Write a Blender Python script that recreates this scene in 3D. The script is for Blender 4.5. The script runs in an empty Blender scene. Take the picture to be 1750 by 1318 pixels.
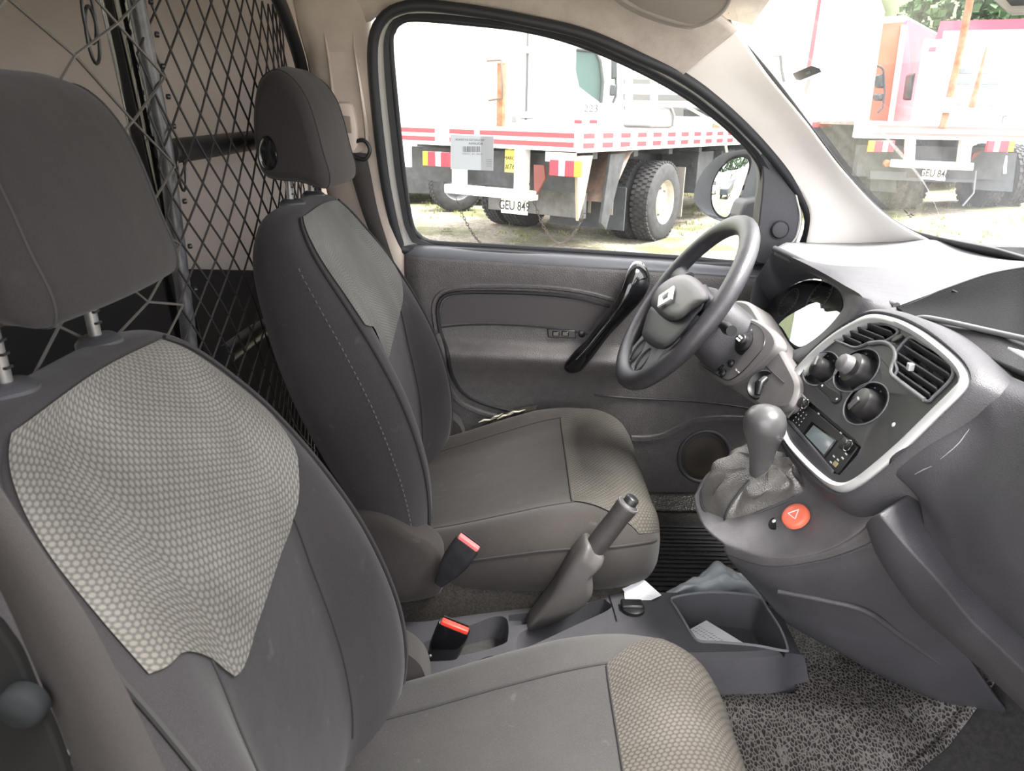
import bpy, bmesh, math, random
from mathutils import Vector, Matrix
random.seed(7)
SC = bpy.context.scene
COL = SC.collection
PI = math.pi
# ---------------------------------------------------------------- camera
FPX = 1300.0
CAM = Vector((0, -.95, 1.02)); _p = math.radians(19.6); _r = math.radians(1.2)
FW = Vector((0, math.cos(_p), -math.sin(_p)))
_u0 = Vector((1, 0, 0)).cross(FW)
RT = (Vector((1, 0, 0))*math.cos(_r) + _u0*math.sin(_r)).normalized()
UP = RT.cross(FW).normalized()
cd = bpy.data.cameras.new('camera'); co = bpy.data.objects.new('camera', cd); COL.objects.link(co)
cd.sensor_fit = 'HORIZONTAL'; cd.sensor_width = 36; cd.lens = 36*FPX/1750
cd.dof.use_dof = True; cd.dof.focus_distance = 1.8; cd.dof.aperture_fstop = 16
cd.clip_start = .02; cd.clip_end = 600
M3 = Matrix((RT, UP, -FW)).transposed()
co.matrix_world = Matrix.Translation(CAM) @ M3.to_4x4()
SC.camera = co
# ---------------------------------------------------------------- world, sun, exposure
W = bpy.data.worlds.new('overcast_sky'); SC.world = W; W.use_nodes = True
wn = W.node_tree.nodes; wl = W.node_tree.links; wn.clear()
_o = wn.new('ShaderNodeOutputWorld'); _b = wn.new('ShaderNodeBackground'); _b.inputs[1].default_value = 4.2
_t = wn.new('ShaderNodeTexCoord'); _s = wn.new('ShaderNodeSeparateXYZ'); _c = wn.new('ShaderNodeValToRGB')
wl.new(_t.outputs['Generated'], _s.inputs[0]); wl.new(_s.outputs['Z'], _c.inputs[0]); wl.new(_c.outputs[0], _b.inputs[0]); wl.new(_b.outputs[0], _o.inputs[0])
_c.color_ramp.elements[0].position = .0; _c.color_ramp.elements[0].color = (.78, .77, .82, 1)
_c.color_ramp.elements[1].position = .6; _c.color_ramp.elements[1].color = (1, .985, 1, 1)
sl = bpy.data.lights.new('sun', 'SUN'); sl.energy = 11.0; sl.angle = math.radians(24); sl.color = (1, .965, .91)
so = bpy.data.objects.new('sun', sl); COL.objects.link(so)
so.rotation_euler = Vector((-.50, .16, -1.0)).to_track_quat('-Z', 'Y').to_euler()
SC.view_settings.view_transform = 'Standard'; SC.view_settings.look = 'None'
SC.view_settings.exposure = .70; SC.view_settings.gamma = 1; SC.view_settings.use_curve_mapping = False
SC.cycles.max_bounces = 10; SC.cycles.transparent_max_bounces = 24; SC.cycles.diffuse_bounces = 6
# ---------------------------------------------------------------- where a line of sight meets a real plane
def ray(px, py): return FW + RT*((px-875)/FPX) - UP*((py-659)/FPX)
def PP(px, py, n, d):
    n = Vector(n); r = ray(px, py); return CAM + r*((d - CAM.dot(n))/r.dot(n))
def PX(px, py, v): return PP(px, py, (1, 0, 0), v)
def PY(px, py, v): return PP(px, py, (0, 1, 0), v)
def PZ(px, py, v): return PP(px, py, (0, 0, 1), v)
def P(t):
    k = t[2]
    return {'x': PX, 'y': PY, 'z': PZ}[k](t[0], t[1], t[3])
def PW(px, py, off=0): return PP(px, py, (0, 1, .25), .9475+off)           # side glass, leaning in
WSN = Vector((.38, 0, .43)).normalized()
def PG(px, py, off=0): return PP(px, py, WSN, WSN.dot(Vector((.86, 0, .80)))+off)   # windscreen
STN = Vector((-1, 0, .52)).normalized(); STE = Vector((0, -1, 0)); STU = STN.cross(STE)
if STU.z < 0: STU = -STU
STO = Vector((.408, 0, .602))
def PS(px, py, off=0): return PP(px, py, STN, STN.dot(STO)+off)            # centre stack face
# ---------------------------------------------------------------- materials
MT = {}
def lin(c):
    c = c/255.0; return c/12.92 if c <= .04045 else ((c+.055)/1.055)**2.4
def mat(name, col, rough=.5, metal=0, noise=0, nscale=40, bump=0, bscale=300, sheen=0, spec=.5, coat=0, c2=None, vor=0):
    if name in MT: return MT[name]
    m = bpy.data.materials.new(name); m.use_nodes = True; MT[name] = m
    nt = m.node_tree; b = nt.nodes['Principled BSDF']; N = nt.nodes.new; L = nt.links.new
    b.inputs['Base Color'].default_value = (*col, 1); b.inputs['Roughness'].default_value = rough
    b.inputs['Metallic'].default_value = metal; b.inputs['Specular IOR Level'].default_value = spec
    b.inputs['Sheen Weight'].default_value = sheen; b.inputs['Coat Weight'].default_value = coat
    tc = N('ShaderNodeTexCoord')
    if noise or c2:
        n = N('ShaderNodeTexNoise'); n.inputs['Scale'].default_value = nscale; n.inputs['Detail'].default_value = 6
        n.inputs['Roughness'].default_value = .65
        L(tc.outputs['Object'], n.inputs['Vector'])
        r = N('ShaderNodeValToRGB'); r.color_ramp.elements[0].position = .35; r.color_ramp.elements[1].position = .68
        c2 = c2 or tuple(min(1, c*(1+noise)) for c in col)
        r.color_ramp.elements[0].color = (*col, 1); r.color_ramp.elements[1].color = (*c2, 1)
        L(n.outputs['Fac'], r.inputs[0]); L(r.outputs[0], b.inputs['Base Color'])
    if bump:
        n2 = N('ShaderNodeTexVoronoi' if vor else 'ShaderNodeTexNoise'); n2.inputs['Scale'].default_value = bscale
        L(tc.outputs['Object'], n2.inputs['Vector'])
        bp = N('ShaderNodeBump'); bp.inputs['Strength'].default_value = bump; bp.inputs['Distance'].default_value = .002
        L(n2.outputs[0], bp.inputs['Height']); L(bp.outputs[0], b.inputs['Normal'])
    return m
def cloth(name, c1, c2, c3, sheen=.10):
    m = bpy.data.materials.new(name); m.use_nodes = True; MT[name] = m
    nt = m.node_tree; b = nt.nodes['Principled BSDF']; N = nt.nodes.new; L = nt.links.new
    tc = N('ShaderNodeTexCoord')
    def nz(s, d=5):
        n = N('ShaderNodeTexNoise'); n.inputs['Scale'].default_value = s; n.inputs['Detail'].default_value = d
        L(tc.outputs['Object'], n.inputs['Vector']); return n
    def mix(f, a, bb, lo, hi):
        r = N('ShaderNodeMapRange'); r.inputs[1].default_value = lo; r.inputs[2].default_value = hi
        L(f, r.inputs[0]); x = N('ShaderNodeMix'); x.data_type = 'RGBA'; L(r.outputs[0], x.inputs[0])
        if isinstance(a, tuple): x.inputs[6].default_value = (*a, 1)
        else: L(a, x.inputs[6])
        x.inputs[7].default_value = (*bb, 1); return x.outputs[2]
    a = mix(nz(5).outputs[0], c1, c2, .4, .7)
    a = mix(nz(900, 2).outputs[0], a, tuple(v*1.7 for v in c1), .5, .8)
    a = mix(nz(38, 8).outputs[0], a, c3, .66, .80)
    L(a, b.inputs['Base Color']); b.inputs['Roughness'].default_value = .95; b.inputs['Specular IOR Level'].default_value = .15
    b.inputs['Sheen Weight'].default_value = sheen; b.inputs['Sheen Roughness'].default_value = .5
    bp = N('ShaderNodeBump'); bp.inputs['Strength'].default_value = .25; bp.inputs['Distance'].default_value = .0012
    L(nz(1100, 2).outputs[0], bp.inputs['Height'])
    bq = N('ShaderNodeBump'); bq.inputs['Strength'].default_value = .35; bq.inputs['Distance'].default_value = .012
    L(nz(7, 3).outputs[0], bq.inputs['Height']); L(bp.outputs[0], bq.inputs['Normal']); L(bq.outputs[0], b.inputs['Normal'])
    return m
def honey(name, c1, c2, per=.0075):
    m = bpy.data.materials.new(name); m.use_nodes = True; MT[name] = m
    nt = m.node_tree; b = nt.nodes['Principled BSDF']; N = nt.nodes.new; L = nt.links.new
    uv = N('ShaderNodeUVMap'); sp = N('ShaderNodeSeparateXYZ'); L(uv.outputs[0], sp.inputs[0])
    def mth(op, a, bb=None):
        n = N('ShaderNodeMath'); n.operation = op
        for i, v in enumerate((a, bb)):
            if v is None: continue
            if isinstance(v, (int, float)): n.inputs[i].default_value = v
            else: L(v, n.inputs[i])
        return n.outputs[0]
    k = 2*PI/per/.866
    tot = None
    for ang in (0, 60, 120):
        ca, sa = math.cos(math.radians(ang))*k, math.sin(math.radians(ang))*k
        t = mth('COSINE', mth('ADD', mth('MULTIPLY', sp.outputs[0], ca), mth('MULTIPLY', sp.outputs[1], sa)))
        tot = t if tot is None else mth('ADD', tot, t)
    r = N('ShaderNodeMapRange'); r.inputs[1].default_value = -1.5; r.inputs[2].default_value = .6; L(tot, r.inputs[0])
    tc = N('ShaderNodeTexCoord'); n = N('ShaderNodeTexNoise'); n.inputs['Scale'].default_value = 9; n.inputs['Detail'].default_value = 6
    L(tc.outputs['Object'], n.inputs['Vector'])
    x = N('ShaderNodeMix'); x.data_type = 'RGBA'; L(r.outputs[0], x.inputs[0])
    x.inputs[6].default_value = (*c1, 1); x.inputs[7].default_value = (*c2, 1)
    y = N('ShaderNodeMix'); y.data_type = 'RGBA'; y.blend_type = 'MULTIPLY'; y.inputs[0].default_value = .45
    L(x.outputs[2], y.inputs[6]); cr = N('ShaderNodeValToRGB'); cr.color_ramp.elements[0].position = .35; cr.color_ramp.elements[1].position = .65
    cr.color_ramp.elements[0].color = (.5, .48, .45, 1); L(n.outputs[0], cr.inputs[0]); L(cr.outputs[0], y.inputs[7])
    L(y.outputs[2], b.inputs['Base Color']); b.inputs['Roughness'].default_value = .85; b.inputs['Specular IOR Level'].default_value = .2
    bp = N('ShaderNodeBump'); bp.inputs['Strength'].default_value = .6; bp.inputs['Distance'].default_value = .0012
    L(r.outputs[0], bp.inputs['Height']); L(bp.outputs[0], b.inputs['Normal'])
    return m
def glassmat(name, dust=.0, tint=(1, 1, 1), refl=.9, dcol=(.8, .8, .8)):
    m = bpy.data.materials.new(name); m.use_nodes = True; MT[name] = m
    nt = m.node_tree; nt.nodes.clear(); N = nt.nodes.new; L = nt.links.new
    o = N('ShaderNodeOutputMaterial'); t = N('ShaderNodeBsdfTransparent'); t.inputs[0].default_value = (*tint, 1)
    g = N('ShaderNodeBsdfGlossy'); g.inputs['Roughness'].default_value = .0
    f = N('ShaderNodeFresnel'); f.inputs[0].default_value = 1.45
    ml = N('ShaderNodeMath'); ml.operation = 'MULTIPLY'; ml.inputs[1].default_value = refl; L(f.outputs[0], ml.inputs[0])
    s = N('ShaderNodeMixShader'); L(ml.outputs[0], s.inputs[0]); L(t.outputs[0], s.inputs[1]); L(g.outputs[0], s.inputs[2])
    last = s
    if dust:
        d = N('ShaderNodeBsdfDiffuse'); d.inputs[0].default_value = (*dcol, 1)
        tl = N('ShaderNodeBsdfTranslucent'); tl.inputs[0].default_value = (*dcol, 1)
        a = N('ShaderNodeMixShader'); a.inputs[0].default_value = .5; L(d.outputs[0], a.inputs[1]); L(tl.outputs[0], a.inputs[2])
        tc = N('ShaderNodeTexCoord'); n = N('ShaderNodeTexNoise'); n.inputs['Scale'].default_value = 14; n.inputs['Detail'].default_value = 8
        L(tc.outputs['Object'], n.inputs['Vector'])
        r = N('ShaderNodeMapRange'); r.inputs[1].default_value = .3; r.inputs[2].default_value = .8
        r.inputs[3].default_value = dust*.6; r.inputs[4].default_value = dust*1.6; L(n.outputs[0], r.inputs[0])
        q = N('ShaderNodeMixShader'); L(r.outputs[0], q.inputs[0]); L(s.outputs[0], q.inputs[1]); L(a.outputs[0], q.inputs[2]); last = q
    L(last.outputs[0], o.inputs[0]); return m
def emis(name, col, s):
    m = mat(name, col); b = m.node_tree.nodes['Principled BSDF']
    b.inputs['Emission Color'].default_value = (*col, 1); b.inputs['Emission Strength'].default_value = s; return m
# ---------------------------------------------------------------- object making
def tag(o, label=None, cat=None, group=None, kind=None):
    if label: o['label'] = label
    if cat: o['category'] = cat
    if group: o['group'] = group
    if kind: o['kind'] = kind
    return o
def worg(o):
    v = Vector((0, 0, 0))
    while o is not None: v += Vector(o.location); o = o.parent
    return v
def thing(name, loc, label=None, cat=None, group=None, kind=None):
    o = bpy.data.objects.new(name, None); COL.objects.link(o); o.location = loc; o.empty_display_size = .05
    return tag(o, label, cat, group, kind)
class MB:
    def __init__(s): s.v = []; s.f = []; s.uv = {}
    def add(s, vs, fs, uvs=None):
        k = len(s.v); s.v += [Vector(a) for a in vs]
        for i, f in enumerate(fs):
            if uvs: s.uv[len(s.f)] = uvs[i]
            s.f.append([a+k for a in f])
        return s
    def box(s, c, d, R=None):
        c = Vector(c); hx, hy, hz = [a/2 for a in d]
        vs = [Vector((x, y, z)) for x in (-hx, hx) for y in (-hy, hy) for z in (-hz, hz)]
        if R is not None: vs = [R @ a for a in vs]
        return s.add([c+a for a in vs], [(0, 1, 3, 2), (4, 6, 7, 5), (0, 4, 5, 1), (2, 3, 7, 6), (0, 2, 6, 4), (1, 5, 7, 3)])
    def bar(s, a, b, w, h, up=(0, 0, 1)):
        a = Vector(a); b = Vector(b); d = b-a; x = d.normalized(); y = Vector(up).cross(x)
        if y.length < 1e-5: y = Vector((0, 1, 0)).cross(x)
        y.normalize(); z = x.cross(y)
        return s.box((a+b)/2, (d.length, w, h), Matrix((x, y, z)).transposed())
    def prism(s, pts, ext):
        pts = [Vector(p) for p in pts]; e = Vector(ext); n = len(pts)
        return s.add(pts+[p+e for p in pts], [list(range(n))[::-1], list(range(n, 2*n))]+[(i, (i+1) % n, n+(i+1) % n, n+i) for i in range(n)])
    def loft(s, rings, closed=True, cap=True, uvs=False):
        n = len(rings[0]); vs = [Vector(p) for r in rings for p in r]; fs = []; us = []
        m = n if closed else n-1
        for i in range(len(rings)-1):
            for j in range(m):
                j2 = (j+1) % n; fs.append((i*n+j, i*n+j2, (i+1)*n+j2, (i+1)*n+j))
        if cap and closed:
            fs.append(list(range(n))[::-1]); fs.append([(len(rings)-1)*n+j for j in range(n)])
        return s.add(vs, fs)
    def tube(s, pts, r, n=10, closed=False, flat=1.0, fn=None):
        pts = [Vector(p) for p in pts]; m = len(pts); rs = r if isinstance(r, (list, tuple)) else [r]*m
        rings = []; prev = None
        for i in range(m):
            if closed: t = pts[(i+1) % m]-pts[i-1]
            else: t = pts[min(i+1, m-1)]-pts[max(i-1, 0)]
            t.normalize()
            if prev is None:
                a = Vector(fn) if fn else (Vector((0, 0, 1)) if abs(t.z) < .9 else Vector((1, 0, 0)))
                if closed and not fn:
                    a = (pts[m//3]-pts[0]).cross(pts[2*m//3]-pts[0]).normalized()
            else: a = prev
            a = (a - t*a.dot(t)).normalized(); prev = a; b = t.cross(a)
            rings.append([pts[i] + (a*math.cos(2*PI*k/n)*flat + b*math.sin(2*PI*k/n))*rs[i] for k in range(n)])
        if closed: rings.append(rings[0]); return s.loft(rings, cap=False)
        return s.loft(rings)
    def lathe(s, prof, o, ax, n=32, sc=(1, 1), cap=True):
        o = Vector(o); ax = Vector(ax).normalized(); a = Vector((0, 0, 1)) if abs(ax.z) < .9 else Vector((1, 0, 0))
        a = (a-ax*a.dot(ax)).normalized(); b = ax.cross(a)
        return s.loft([[o+ax*h+(a*math.cos(2*PI*k/n)*sc[0]+b*math.sin(2*PI*k/n)*sc[1])*max(r, 1e-5) for k in range(n)] for r, h in prof], cap=cap)
    def grid(s, rows, uvscale=1.0):
        nr = len(rows); nc = len(rows[0]); vs = [p for r in rows for p in r]
        u = [[0.0]*nc for _ in range(nr)]; v = [[0.0]*nc for _ in range(nr)]
        mid = nr//2; mc = nc//2
        for j in range(1, nc):
            d = (rows[mid][j]-rows[mid][j-1]).length
            for i in range(nr): u[i][j] = u[i][j-1]+d
        for i in range(1, nr):
            d = (rows[i][mc]-rows[i-1][mc]).length
            for j in range(nc): v[i][j] = v[i-1][j]+d
        fs = []; us = []
        for i in range(nr-1):
            for j in range(nc-1):
                fs.append((i*nc+j, i*nc+j+1, (i+1)*nc+j+1, (i+1)*nc+j))
                us.append([(u[a][b], v[a][b]) for a, b in ((i, j), (i, j+1), (i+1, j+1), (i+1, j))])
        return s.add(vs, fs, us)
    def build(s, name, m, parent=None, smooth=50, bevel=0, solid=0, sub=0, bseg=2, off=-1, **kw):
        org = worg(parent) if parent else Vector((0, 0, 0))
        if parent is None and s.v and not kw.get('zero'):
            lo = [min(p[i] for p in s.v) for i in range(3)]; hi = [max(p[i] for p in s.v) for i in range(3)]
            org = Vector(((lo[0]+hi[0])/2, (lo[1]+hi[1])/2, lo[2]))
        kw.pop('zero', None)
        me = bpy.data.meshes.new(name); me.from_pydata([p-org for p in s.v], [], s.f)
        if s.uv:
            ul = me.uv_layers.new(name='UVMap')
            for pi, poly in enumerate(me.polygons):
                if pi in s.uv:
                    for li, uvv in zip(poly.loop_indices, s.uv[pi]): ul.data[li].uv = uvv
        me.materials.append(m)
        b = bmesh.new(); b.from_mesh(me); bmesh.ops.recalc_face_normals(b, faces=b.faces[:]); b.to_mesh(me); b.free()
        if smooth:
            for p in me.polygons: p.use_smooth = True
            me.set_sharp_from_angle(angle=math.radians(smooth))
        o = bpy.data.objects.new(name, me); COL.objects.link(o)
        if parent: o.parent = parent
        else: o.location = org
        if solid:
            q = o.modifiers.new('solid', 'SOLIDIFY'); q.thickness = solid; q.offset = off
        if bevel:
            q = o.modifiers.new('bevel', 'BEVEL'); q.width = bevel; q.segments = bseg; q.limit_method = 'ANGLE'; q.angle_limit = math.radians(35)
        if sub:
            q = o.modifiers.new('sub', 'SUBSURF'); q.levels = q.render_levels = sub
        return tag(o, **kw)
def crom(p, n):                                     # points along a smooth curve through p
    p = [Vector(a) for a in p]; out = []; m = len(p)-1
    for k in range(n):
        t = k/(n-1)*m; i = min(int(t), m-1); f = t-i
        a = p[i-1] if i > 0 else p[0]*2-p[1]; b = p[i]; c = p[i+1]; d = p[i+2] if i+2 <= m else p[m]*2-p[m-1]
        out.append(.5*((2*b)+(c-a)*f+(2*a-5*b+4*c-d)*f*f+(3*b-a-3*c+d)*f**3))
    return out
def cromc(p, n):                                    # closed curve
    p = [Vector(a) for a in p]; m = len(p); out = []
    for k in range(n):
        t = k/n*m; i = int(t); f = t-i; a, b, c, d = p[i-1], p[i % m], p[(i+1) % m], p[(i+2) % m]
        out.append(.5*((2*b)+(c-a)*f+(2*a-5*b+4*c-d)*f*f+(3*b-a-3*c+d)*f**3))
    return out
def patch(rows, nu=24, nv=24):
    R = [crom([P(q) if isinstance(q, tuple) else q for q in r], nu) for r in rows]
    C = [crom([R[i][j] for i in range(len(R))], nv) for j in range(nu)]
    return MB().grid([[C[j][i] for j in range(nu)] for i in range(nv)])
def spl(tab, x):                                    # smooth table lookup, rows (x, a, b, ...)
    n = len(tab[0])-1
    if x <= tab[0][0]: return tab[0][1:]
    for i in range(len(tab)-1):
        if x <= tab[i+1][0]:
            f = (x-tab[i][0])/(tab[i+1][0]-tab[i][0]); out = []
            for k in range(1, n+1):
                b, c = tab[i][k], tab[i+1][k]
                h = tab[i+1][0]-tab[i][0]
                mb = (c-tab[i-1][k])/(tab[i+1][0]-tab[i-1][0])*h if i > 0 else c-b
                mc = (tab[i+2][k]-b)/(tab[i+2][0]-tab[i][0])*h if i+2 < len(tab) else c-b
                f2, f3 = f*f, f**3
                out.append((2*f3-3*f2+1)*b+(f3-2*f2+f)*mb+(-2*f3+3*f2)*c+(f3-f2)*mc)
            return out
    return tab[-1][1:]
def text(name, s, loc, right, up, h, m, parent=None, depth=.0005, center=True, squeeze=1.0, bold=0, **kw):
    cu = bpy.data.curves.new(name, 'FONT'); cu.body = s; cu.extrude = depth; cu.size = 1; cu.offset = bold
    if center: cu.align_x = 'CENTER'; cu.align_y = 'CENTER'
    t = bpy.data.objects.new('tmp', cu); COL.objects.link(t)
    dg = bpy.context.evaluated_depsgraph_get(); me = bpy.data.meshes.new_from_object(t.evaluated_get(dg))
    bpy.data.objects.remove(t)
    x = Vector(right).normalized(); y = Vector(up); y = (y-x*y.dot(x)).normalized(); z = x.cross(y)
    b = MB()
    b.add([Vector(loc)+x*v.co.x*h*1.38*squeeze+y*v.co.y*h*1.38+z*v.co.z for v in me.vertices], [list(p.vertices) for p in me.polygons])
    return b.build(name, m, parent, smooth=0, **kw)
def copytree(o, parent=None):
    c = o.copy(); COL.objects.link(c); c.parent = parent
    for ch in [q for q in bpy.data.objects if q.parent == o]: copytree(ch, c)
    return c
# ================================================================ materials list
FAB = cloth('charcoal_cloth', (.0240, .0218, .0236), (.032, .0292, .0306), (.050, .0455, .0450))
FABW = cloth('worn_brown_cloth', (.029, .0255, .0238), (.040, .0355, .0328), (.060, .053, .049))
FABH = cloth('headrest_cloth', (.024, .0208, .0212), (.031, .0275, .0272), (.040, .036, .035))
HON = honey('honeycomb_cloth', (.092, .088, .082), (.188, .180, .166))
HON2 = honey('honeycomb_cloth_worn', (.042, .039, .035), (.078, .072, .064))
CARPET = mat('seat_base_carpet', (.011, .0093, .0075), 1, noise=3.2, nscale=260, bump=.8, bscale=900)
SEAM = mat('seam_thread', (.022, .021, .021), .9)
SEAML = mat('pale_stitching', (.075, .07, .068), .9)
PLD = mat('dark_grained_plastic', (.046, .045, .051), .48, noise=.25, nscale=12, bump=.25, bscale=900, vor=1)
PLDT = mat('dash_pad_plastic', (.135, .140, .150), .38, spec=.8, noise=.15, nscale=12, bump=.2, bscale=1100, vor=1)
PLG = mat('console_grey_plastic', (.090, .086, .091), .42, noise=.35, nscale=18, bump=.2, bscale=900, vor=1)
PLB = mat('black_plastic', (.012, .012, .013), .38)
PLBM = mat('matt_black_plastic', (.016, .016, .018), .65)
GLB = mat('glossy_black_plastic', (.006, .006, .007), .12, coat=.5)
PLT = mat('taupe_switch_panel', (.16, .15, .15), .42, noise=.15, nscale=30)
SILV = mat('satin_silver_trim', (.62, .63, .64), .34, .35)
CHR = mat('chrome', (.7, .7, .7), .12, 1)
STEEL = mat('worn_steel', (.20, .195, .19), .4, .7, noise=.3, nscale=90)
RUB = mat('rubber_seal', (.022, .023, .027), .55)
WHB = mat('white_body_paint', (.62, .62, .60), .3)
def translucent(name, col):
    m = bpy.data.materials.new(name); m.use_nodes = True; nt = m.node_tree; nt.nodes.clear(); MT[name] = m
    o = nt.nodes.new('ShaderNodeOutputMaterial'); d = nt.nodes.new('ShaderNodeBsdfDiffuse'); t = nt.nodes.new('ShaderNodeBsdfTranslucent'); x = nt.nodes.new('ShaderNodeMixShader')
    d.inputs[0].default_value = t.inputs[0].default_value = (*col, 1); x.inputs[0].default_value = .7
    nt.links.new(d.outputs[0], x.inputs[1]); nt.links.new(t.outputs[0], x.inputs[2]); nt.links.new(x.outputs[0], o.inputs[0]); return m
BEIGE = mat('beige_pillar_trim', (.44, .375, .325), .6, c2=(.54, .47, .41), nscale=9, bump=.1, bscale=600)
CREAM = mat('cream_pillar_trim', (.86, .82, .775), .55, noise=.06, nscale=8, bump=.1, bscale=700)
HEAD = mat('headliner_felt', (.46, .405, .36), .95, noise=.25, nscale=22, bump=.35, bscale=500)
CARGO = mat('cargo_white_panel', (.60, .54, .50), .5, noise=.12, nscale=6)
DOORM = mat('door_grained_plastic', (.080, .073, .073), .5, noise=.3, nscale=50, bump=.5, bscale=420, vor=1)
DOORL = mat('door_ledge_plastic', (.105, .110, .125), .38, bump=.2, bscale=700)
WHEELM = mat('steering_wheel_skin', (.041, .040, .045), .36, noise=.3, nscale=60, bump=.25, bscale=800)
LEATH = mat('gaiter_leather', (.095, .090, .086), .24, spec=.9, noise=.35, nscale=25, bump=.3, bscale=500, vor=1)
RED = mat('buckle_red', (.75, .05, .03), .4); PINKR = mat('faded_red_button', (.62, .14, .14), .5)
ORED = mat('hazard_red', (.80, .17, .10), .4)
WPAP = mat('white_paper', (.80, .81, .84), .5)
WEB = mat('seat_belt_webbing', (.012, .0095, .0095), .8, noise=.15, nscale=30, bump=.5, bscale=1200)
WEBD = mat('dark_belt_webbing', (.035, .030, .028), .8, bump=.5, bscale=1200)
NETM = mat('black_cord', (.016, .014, .014), .6); NETL = mat('translucent_cord', (.16, .16, .16), .4)
MARK = mat('white_markings', (.75, .75, .75), .5)
PLATEW = mat('plate_white', (.72, .70, .62), .5)
BLK = mat('black_print', (.01, .01, .01), .6)
GLS = glassmat('side_window_glass', .010, (.97, .985, .975), .8)
GLW = glassmat('windscreen_glass', .028, (.98, .99, .985), .10, (.95, .95, .95))
GLC = glassmat('cluster_lens', 0, (.7, .72, .74), 1.0)
def dashmat():
    m = mat('tyre_rubber', (.025, .025, .026), .85, noise=.9, nscale=14, bump=.4, bscale=60); return m
TYRE = dashmat()
# pitted rubber mat
def rubmat():
    m = bpy.data.materials.new('crackle_rubber_mat'); m.use_nodes = True; nt = m.node_tree; b = nt.nodes['Principled BSDF']; N = nt.nodes.new; L = nt.links.new
    tc = N('ShaderNodeTexCoord'); v = N('ShaderNodeTexVoronoi'); v.feature = 'DISTANCE_TO_EDGE'; v.inputs['Scale'].default_value = 215
    mp = N('ShaderNodeMapping'); mp.inputs['Scale'].default_value = (1, .62, .8); mp.inputs['Rotation'].default_value = (0, 0, .6)
    L(tc.outputs['Object'], mp.inputs[0]); L(mp.outputs[0], v.inputs['Vector'])
    r = N('ShaderNodeValToRGB'); r.color_ramp.elements[0].position = .04; r.color_ramp.elements[1].position = .17
    r.color_ramp.elements[0].color = (.15, .138, .128, 1); r.color_ramp.elements[1].color = (.020, .018, .017, 1)
    L(v.outputs['Distance'], r.inputs[0]); L(r.outputs[0], b.inputs['Base Color'])
    bp = N('ShaderNodeBump'); bp.inputs['Strength'].default_value = .9; bp.inputs['Distance'].default_value = .002; bp.invert = True
    L(v.outputs['Distance'], bp.inputs['Height']); L(bp.outputs[0], b.inputs['Normal'])
    b.inputs['Roughness'].default_value = .42; return m
RMAT = rubmat()
CRUB = mat('coarse_black_rubber', (.020, .018, .016), .45, noise=1.0, nscale=70, bump=.8, bscale=220, vor=1)
# ================================================================ seats
CY = .40
BK = [  # z, bolster x, centre x, rear x, half width
 (.300, -.150, -.200, -.225, .235), (.34, -.133, -.192, -.240, .262), (.40, -.125, -.190, -.268, .270), (.48, -.131, -.196, -.316, .268),
 (.58, -.160, -.214, -.362, .264), (.67, -.205, -.232, -.389, .258), (.75, -.257, -.272, -.404, .247), (.80, -.295, -.303, -.410, .228),
 (.838, -.322, -.328, -.407, .198), (.860, -.337, -.338, -.400, .160), (.872, -.342, -.342, -.384, .115), (.877, -.358, -.358, -.372, .05)]
def bk_pt(z, w, front=True, off=0):
    b, c, r, hw = spl(BK, z)
    mid = (b+r)/2; a = abs(w)
    f = min(1, max(0, (a-.42)/.36)); f = f*f*(3-2*f)
    F = c+(b-c)*f; e = (max(0, 1-a**6.0))**.38
    x = mid+(F-mid)*e if front else mid-(mid-r)*e
    return Vector((x+(off if front else -off), hw*w*(1+off*3), z))
def ring(z, n=40):
    R = []
    for k in range(n): w = -math.cos(PI*k/n); R.append(bk_pt(z, w, True))
    for k in range(n): w = math.cos(PI*k/n); R.append(bk_pt(z, w, False))
    return R
CU = [  # x, top z, half width, bottom z
 (-.235, .285, .215, .22), (-.20, .303, .238, .21), (-.10, .332, .262, .22), (0, .364, .278, .235), (.10, .393, .287, .245), (.17, .402, .284, .25), (.21, .398, .268, .25),
 (.24, .384, .243, .25), (.257, .362, .21, .252), (.266, .335, .18, .258), (.268, .30, .15, .27)]
def cu_pt(x, w, off=0):
    t, hw, bz = spl(CU, x); a = abs(w)
    f = min(1, max(0, (a-.55)/.3)); f = f*f*(3-2*f)
    g = 1-min(1, max(0, (x-.05)/.12))
    zt = t-.004*g+(.010+.022*g)*f
    e = (max(0, 1-a**7.0))**.42; mid = (t+bz)/2+.01
    return Vector((x, hw*w, mid+(zt-mid)*e+off))
def cring(x, n=40):
    t, hw, bz = spl(CU, x); R = []
    for k in range(n): R.append(cu_pt(x, -math.cos(PI*k/n)))
    for k in range(n):
        w = math.cos(PI*k/n); mid = (t+bz)/2+.01; R.append(Vector((x, hw*w*(1-.06*math.sin(PI*k/n)), mid-(mid-bz)*(max(0, 1-abs(w)**9))**.4)))
    return R
HR = [  # z, rear, front, half width
 (.884, -.395, -.345, .080), (.893, -.412, -.318, .104), (.908, -.424, -.303, .122), (.935, -.431, -.293, .134), (.970, -.434, -.293, .138), (1.010, -.432, -.304, .135),
 (1.040, -.427, -.320, .126), (1.060, -.418, -.338, .111), (1.072, -.405, -.355, .088), (1.077, -.392, -.372, .05)]
def hring(z, n=24, off=0):
    r, f, hw = spl(HR, z); R = []
    for k in range(n):
        w = -math.cos(PI*k/n); e = max(0, 1-abs(w)**3.6)**.36; R.append(Vector(((r+f)/2+(f-r)/2*e+.006*(1-w*w), hw*w, z)))
    for k in range(n):
        w = math.cos(PI*k/n); e = max(0, 1-abs(w)**3.6)**.36; R.append(Vector(((r+f)/2-(f-r)/2*e, hw*w, z)))
    return R
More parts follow.
